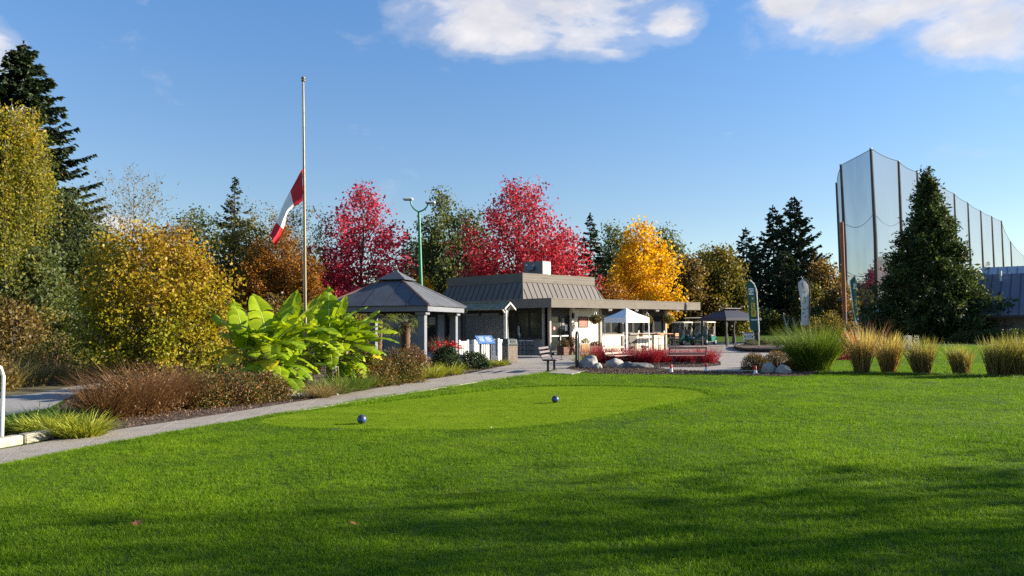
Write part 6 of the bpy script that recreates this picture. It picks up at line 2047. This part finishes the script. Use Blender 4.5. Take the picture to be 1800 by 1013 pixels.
for i, (x, y, h, w, m, lab) in enumerate(((1.6, .55, .5, .34, S_BERB, 'bronze shrub in the planter before the doors, the wider one'), (2.25, .55, .68, .26, S_SPIREA, 'taller reddish shrub in the planter before the doors'), (3.55, .72, .55, .3, L_GREEN, 'airy pale shrub in the planter under the cream wall'), (4.5, .72, .35, .35, S_BERB, 'low dark shrub in the planter under the cream wall'))):
    l = wl(x, y, .36); shrub(lab, l, w, .2, h, m, 262 + i, 800, .06, .5, 12, TWIG, 'planter shrubs')
for i, (x, m, lab) in enumerate(((3.95, S_BERB, 'dark trailing hanging basket before the red-brown plaque'), (8.85, L_YGREEN, 'yellow-brown hanging basket beside the white tent'), (11.15, L_YGREEN, 'yellow-green hanging basket at the canopy end'))):
    l = wl(x, .32, 1.78)
    t = thing('hanging_basket', lab, 'hanging basket', l, 0, 'hanging baskets under the canopy')
    rng = np.random.default_rng(270 + i)
    n = 900
    dd = unit(rng.normal(size=(n, 3))) * (rng.uniform(.2, 1, n) ** .5)[:, None]
    V, F, L_ = leaf_arrays(rng, dd * [.36, .36, .26] + [0, 0, .12] + rng.normal(size=(n, 3)) * .03, .085, rng.uniform(0, 1, n), .6, np.array([0, 0, -.4]))
    link('foliage', npmesh('foliage', V, F, L_), m, t)
    MB().lathe([(.04, -.14), (.14, -.1), (.19, .06), (.2, .1)], n=12).build('bowl', BROWN, t)
    for k in range(3):
        a = k * 2.09
        MB().tube([(.19 * math.cos(a), .19 * math.sin(a), .1), (0, 0, .68)], .006, 4).build('chain', WHITEM, t)

# ------------------------------------------------------------------ palms under the gazebo
PALMT = pm('palm_fibre', (.13, .075, .045), .95, .4, 8, 1.0, 30, stretch=(1, 1, 2))
L_PALM = leafm('palm_frond', [(.08, .12, .02), (.18, .22, .045), (.34, .36, .08)], .35)
for i, (px, d, h, lab) in enumerate(((664, 32.5, 1.82, 'fan palm with fibrous trunk nearer the banana plants'), (713, 31.8, 1.72, 'fan palm with fibrous trunk nearer the gazebo post'))):
    p = P(px, 600, d); rng = np.random.default_rng(400 + i)
    t = thing('fan_palm', lab, 'palm', (p.x, d, .004), 0, 'fan palms behind the gazebo')
    prof = [(.12, -.1)] + [(.15 + .025 * (k % 2) + .04 * (k / 16), k / 16 * h) for k in range(17)] + [(.05, h + .1)]
    MB().lathe(prof, n=10).build('trunk', PALMT, t, True)
    for k in range(15):
        a = k * 2.4 + rng.uniform(-.3, .3); el = rng.uniform(-.55, .9)
        dh = np.array([math.cos(a), math.sin(a), 0])
        st = np.array([0, 0, h]); en = st + dh * .5 * math.cos(el) + np.array([0, 0, .5 * math.sin(el)])
        Vt, Ft = tubes_np([(np.stack([st, (st + en) / 2 + [0, 0, .05], en]), np.array([.014, .011, .009]))], 5)
        pe = link('petiole', npmesh('petiole', Vt, Ft), L_PALM if False else pm('petiole_green', (.10, .13, .03), .7), t)
        fd = unit((dh * math.cos(el) + [0, 0, math.sin(el)])[None])[0]; sd_ = np.cross(fd, [0, 0, 1.0]); sd_ = sd_ / np.linalg.norm(sd_)
        m = 18
        ang = np.linspace(-1.75, 1.75, m)
        dirs = np.cos(ang)[:, None] * fd + np.sin(ang)[:, None] * sd_
        V, F, L_ = blades_arrays(rng, np.repeat(en[None], m, 0), unit(dirs + [0, 0, .05]), rng.uniform(.42, .6, m), .045, .0, 4)
        V = V.reshape(m, 4, 2, 3)
        for s in range(4):
            V[:, s, :, 2] -= (s / 3) ** 2 * rng.uniform(.08, .3, m)[:, None]
        link('frond', npmesh('frond', V.reshape(-1, 3), F, L_), L_PALM, t)

# ------------------------------------------------------------------ banana plants
L_BAN = leafm('banana_leaf', [(.10, .21, .006), (.20, .32, .008), (.32, .43, .012), (.44, .52, .018)], .50, .5, .22, (1.35, 1.2, .35))
L_BANY = leafm('yellowing_banana_leaf', [(.40, .36, .02), (.52, .44, .02), (.58, .46, .03)], .45, .45)
BSTEM = pm('banana_stem', (.20, .17, .055), .6, .3, 4, .2, 20, stain=(.10, .07, .035, .7))
RIBM = pm('banana_rib', (.36, .44, .12), .5, .1)


def banana_leaf(parent, origin, az, el0, droop, L, Wd, seed, mat):
    rng = np.random.default_rng(seed)
    n = 16
    dh = np.array([math.cos(az), math.sin(az), 0])
    p = np.array(origin, float); rib = [p.copy()]
    st = L / n
    for i in range(n):
        e = el0 - droop * ((i + .5) / n) ** 1.3
        p = p + st * (dh * math.cos(e) + np.array([0, 0, math.sin(e)])); rib.append(p.copy())
    rib = np.array(rib)
    petiole = 3
    V, F, lc = [], [], []
    side0 = np.cross(dh, [0, 0, 1.0])
    base_c = rng.uniform(.2, .8)
    for sgn in (-1, 1):
        torn = rng.uniform(size=n + 1) < .5
        fold = rng.uniform(.10, .35)
        off = 0.0
        for i in range(petiole, n):
            if i == petiole or torn[i]:
                fold_i = fold + rng.normal() * .22 - .18 * (i / n) * droop
            q0, q1 = (i - petiole) / (n - petiole), (i + 1 - petiole) / (n - petiole)
            w = lambda q: Wd * .5 * (math.sin(math.pi * min(1, .07 + q * .93) ** .80)) ** .55 if q < .999 else Wd * .04
            t = unit((rib[i + 1] - rib[i])[None])[0]
            up_ = np.cross(side0, t); up_ = up_ if up_[2] > 0 else -up_
            sd1 = side0 * sgn * math.cos(fold_i) + up_ * math.sin(fold_i)
            g0 = .10 * st if torn[i] else 0
            a0 = rib[i]; a1 = rib[i + 1]
            m0 = a0 + sd1 * w(q0) * .5 + t * .03; m1 = a1 + sd1 * w(q1) * .5 + t * .03
            dr = np.array([0, 0, -1.0]) * Wd * .10
            b0 = a0 + sd1 * w(q0) + t * (.10 * w(q0) + g0) + dr; b1 = a1 + sd1 * w(q1) + t * .10 * w(q1) + dr
            if q1 > .9: b1 = a1 + sd1 * w(q1) + dr * .4
            k = len(V); V += [a0, a1, m1, m0, b1, b0]
            F += [(k, k + 1, k + 2, k + 3), (k + 3, k + 2, k + 4, k + 5)]
            c = np.clip(base_c + rng.normal() * .10, 0, 1); lc += [c, c]
    lf_ = link('leaf', npmesh('leaf', np.array(V), np.array(F), lc, True), mat, parent)
    Vt, Ft = tubes_np([(rib + [0, 0, -.006], np.linspace(.022, .004, n + 1))], 6)
    link('midrib', npmesh('midrib', Vt, Ft, None, True), RIBM, lf_)


bananas = [  # px, py of the stem foot, stem height, list of leaves (screen azimuth deg, elevation, droop, length, width)
    (438, 694, .92, [(168, 62, 35, 1.25, .50), (140, 74, 28, 1.3, .50), (100, 50, 50, 1.0, .42), (20, 40, 70, .9, .40), (185, 15, 50, .8, .34), (215, -10, 55, .75, .30), (-60, 20, 75, .9, .36)], 'banana plant at the golden bush side of the group'),
    (482, 696, .98, [(132, 68, 30, 1.55, .58), (165, 50, 45, 1.1, .46), (60, 66, 40, 1.3, .50), (-30, 30, 70, 1.1, .44), (-75, 20, 85, 1.0, .42), (20, 48, 70, 1.2, .48)], 'banana plant with one broad upright leaf'),
    (506, 692, 1.05, [(80, 76, 25, 1.45, .52), (35, 66, 45, 1.45, .52), (-10, 40, 75, 1.6, .50), (-35, 22, 60, 1.6, .48), (150, 55, 60, 1.1, .44), (-70, 5, 70, 1.1, .42), (-120, 20, 80, .9, .38)], 'banana plant just left of the flagpole'),
    (545, 682, 1.05, [(70, 72, 30, 1.5, .52), (10, 45, 60, 1.6, .52), (-20, 25, 55, 1.7, .50), (120, 70, 35, 1.35, .5), (-50, 10, 60, 1.3, .44), (170, 60, 60, 1.0, .42)], 'banana plant right behind the flagpole'),
    (588, 684, 1.1, [(112, 76, 24, 1.55, .50), (60, 78, 30, 1.3, .46), (150, 62, 40, 1.3, .48), (-5, 42, 55, 1.5, .50), (-25, 24, 45, 1.5, .48), (-60, 10, 70, 1.0, .40), (30, 60, 45, 1.25, .46)], 'banana plant with the tallest leaf past the flagpole'),
    (618, 682, 1.0, [(40, 60, 38, 1.3, .46), (5, 38, 55, 1.35, .46), (-15, 22, 45, 1.4, .46), (-35, 10, 50, 1.2, .42), (100, 66, 45, 1.1, .42), (-80, 15, 80, .9, .36)], 'banana plant at the gazebo side of the group'),
    (496, 697, .55, [(-20, 20, 80, 1.0, .38), (-65, 20, 95, .95, .38), (-110, 30, 80, .8, .34), (60, 55, 60, .8, .34)], 'young banana sucker low at the flagpole foot')]
for i, (px, py, sh_, leaves, lab) in enumerate(bananas):
    g = GP(px, py) + Vector((-.24, .35, 0)); sh_ += .12
    t = thing('banana_plant', lab, 'banana plant', g, 0, 'banana plants round the flagpole')
    MB().tube([(0, 0, -.05), (.02, 0, sh_ * .5), (.0, .02, sh_), (0, .02, sh_ + .25)], [.085, .07, .055, .03], 9).build('stem', BSTEM, t, True)
    for k, (az, el, dr, L, Wd) in enumerate(leaves):
        rr = random.Random(i * 50 + k)
        yel = (i == 0 and k in (4, 5)) or (i == 2 and k == 6)
        banana_leaf(t, (0, .02, sh_ - .05 + .03 * k * .5), rad(az) + rr.uniform(-.15, .15), rad(el), rad(dr), L * 1.08, Wd * 1.18, i * 100 + k, L_BANY if yel else L_BAN)
    for k in range(4 if i < 6 else 0):
        rr = random.Random(i * 70 + k + 1900)
        banana_leaf(t, (0, .02, sh_ * .9), rad(k * 95 + rr.uniform(-30, 30)), rad(rr.uniform(52, 72)), rad(rr.uniform(40, 75)), rr.uniform(.95, 1.2), rr.uniform(.46, .56), i * 100 + k + 80, L_BAN)
    for k in range(6 if i < 6 else 2):
        rr = random.Random(i * 50 + k + 900)
        az = (-20 + 40 * k - 60) if k < 4 else rr.uniform(-150, 20)
        banana_leaf(t, (0, .02, sh_ * rr.uniform(.55, .85)), rad(az + rr.uniform(-20, 20)), rad(rr.uniform(-5, 35)), rad(rr.uniform(55, 85)), rr.uniform(.85, 1.25), rr.uniform(.42, .54), i * 100 + k + 50, L_BANY if rr.random() < .1 else L_BAN)
# dry hanging sheaths
for i, (px, py) in enumerate(((505, 694), (515, 697), (592, 688))):
    g = GP(px, py) + Vector((0, .1, 0))
    o = MB().slab([(-.05, 0, 0), (.05, .02, 0), (.07, .02, .35), (.02, .05, .62), (-.05, .02, .4)], (.0, .012, 0)).build('dry_leaf_sheath', pm('dry_sheath', (.42, .34, .05), .7, .25, 5), None, loc=g, rot=(.15, .1 * i, i))
    tag(o, ['yellow dried leaf sheath at the banana foot nearest the white stones', 'yellow dried leaf sheath beside the flagpole foot', 'yellow dried leaf sheath under the tallest banana leaf'][i], 'leaf')
# white stones at the flagpole foot
def stones():
    rng = np.random.default_rng(8)
    V, F, o = [], [], 0
    bm = bmesh.new(); bmesh.ops.create_icosphere(bm, subdivisions=1, radius=1)
    bv = np.array([v.co[:] for v in bm.verts]); bf = np.array([[v.index for v in f.verts] for f in bm.faces]); bm.free()
    c = GP(514, 694)
    for i in range(190):
        p = np.array([c.x + rng.normal() * .34, c.y + rng.normal() * .32, rng.uniform(.01, .07)])
        s = rng.uniform(.025, .06)
        V.append(bv * (s * rng.uniform(.6, 1.2, 3)) * (1 + rng.normal(size=(len(bv), 1)) * .12) + p); F.append(bf + o); o += len(bv)
    me = npmesh('white_stone_gravel', np.concatenate(V), np.concatenate(F), None, False)
    tag(link('white_stone_gravel', me, pm('white_stone', (.52, .50, .45), .9, .25, 9)), 'pale stones heaped round the flagpole foot', 'stones', kind='stuff')
stones()
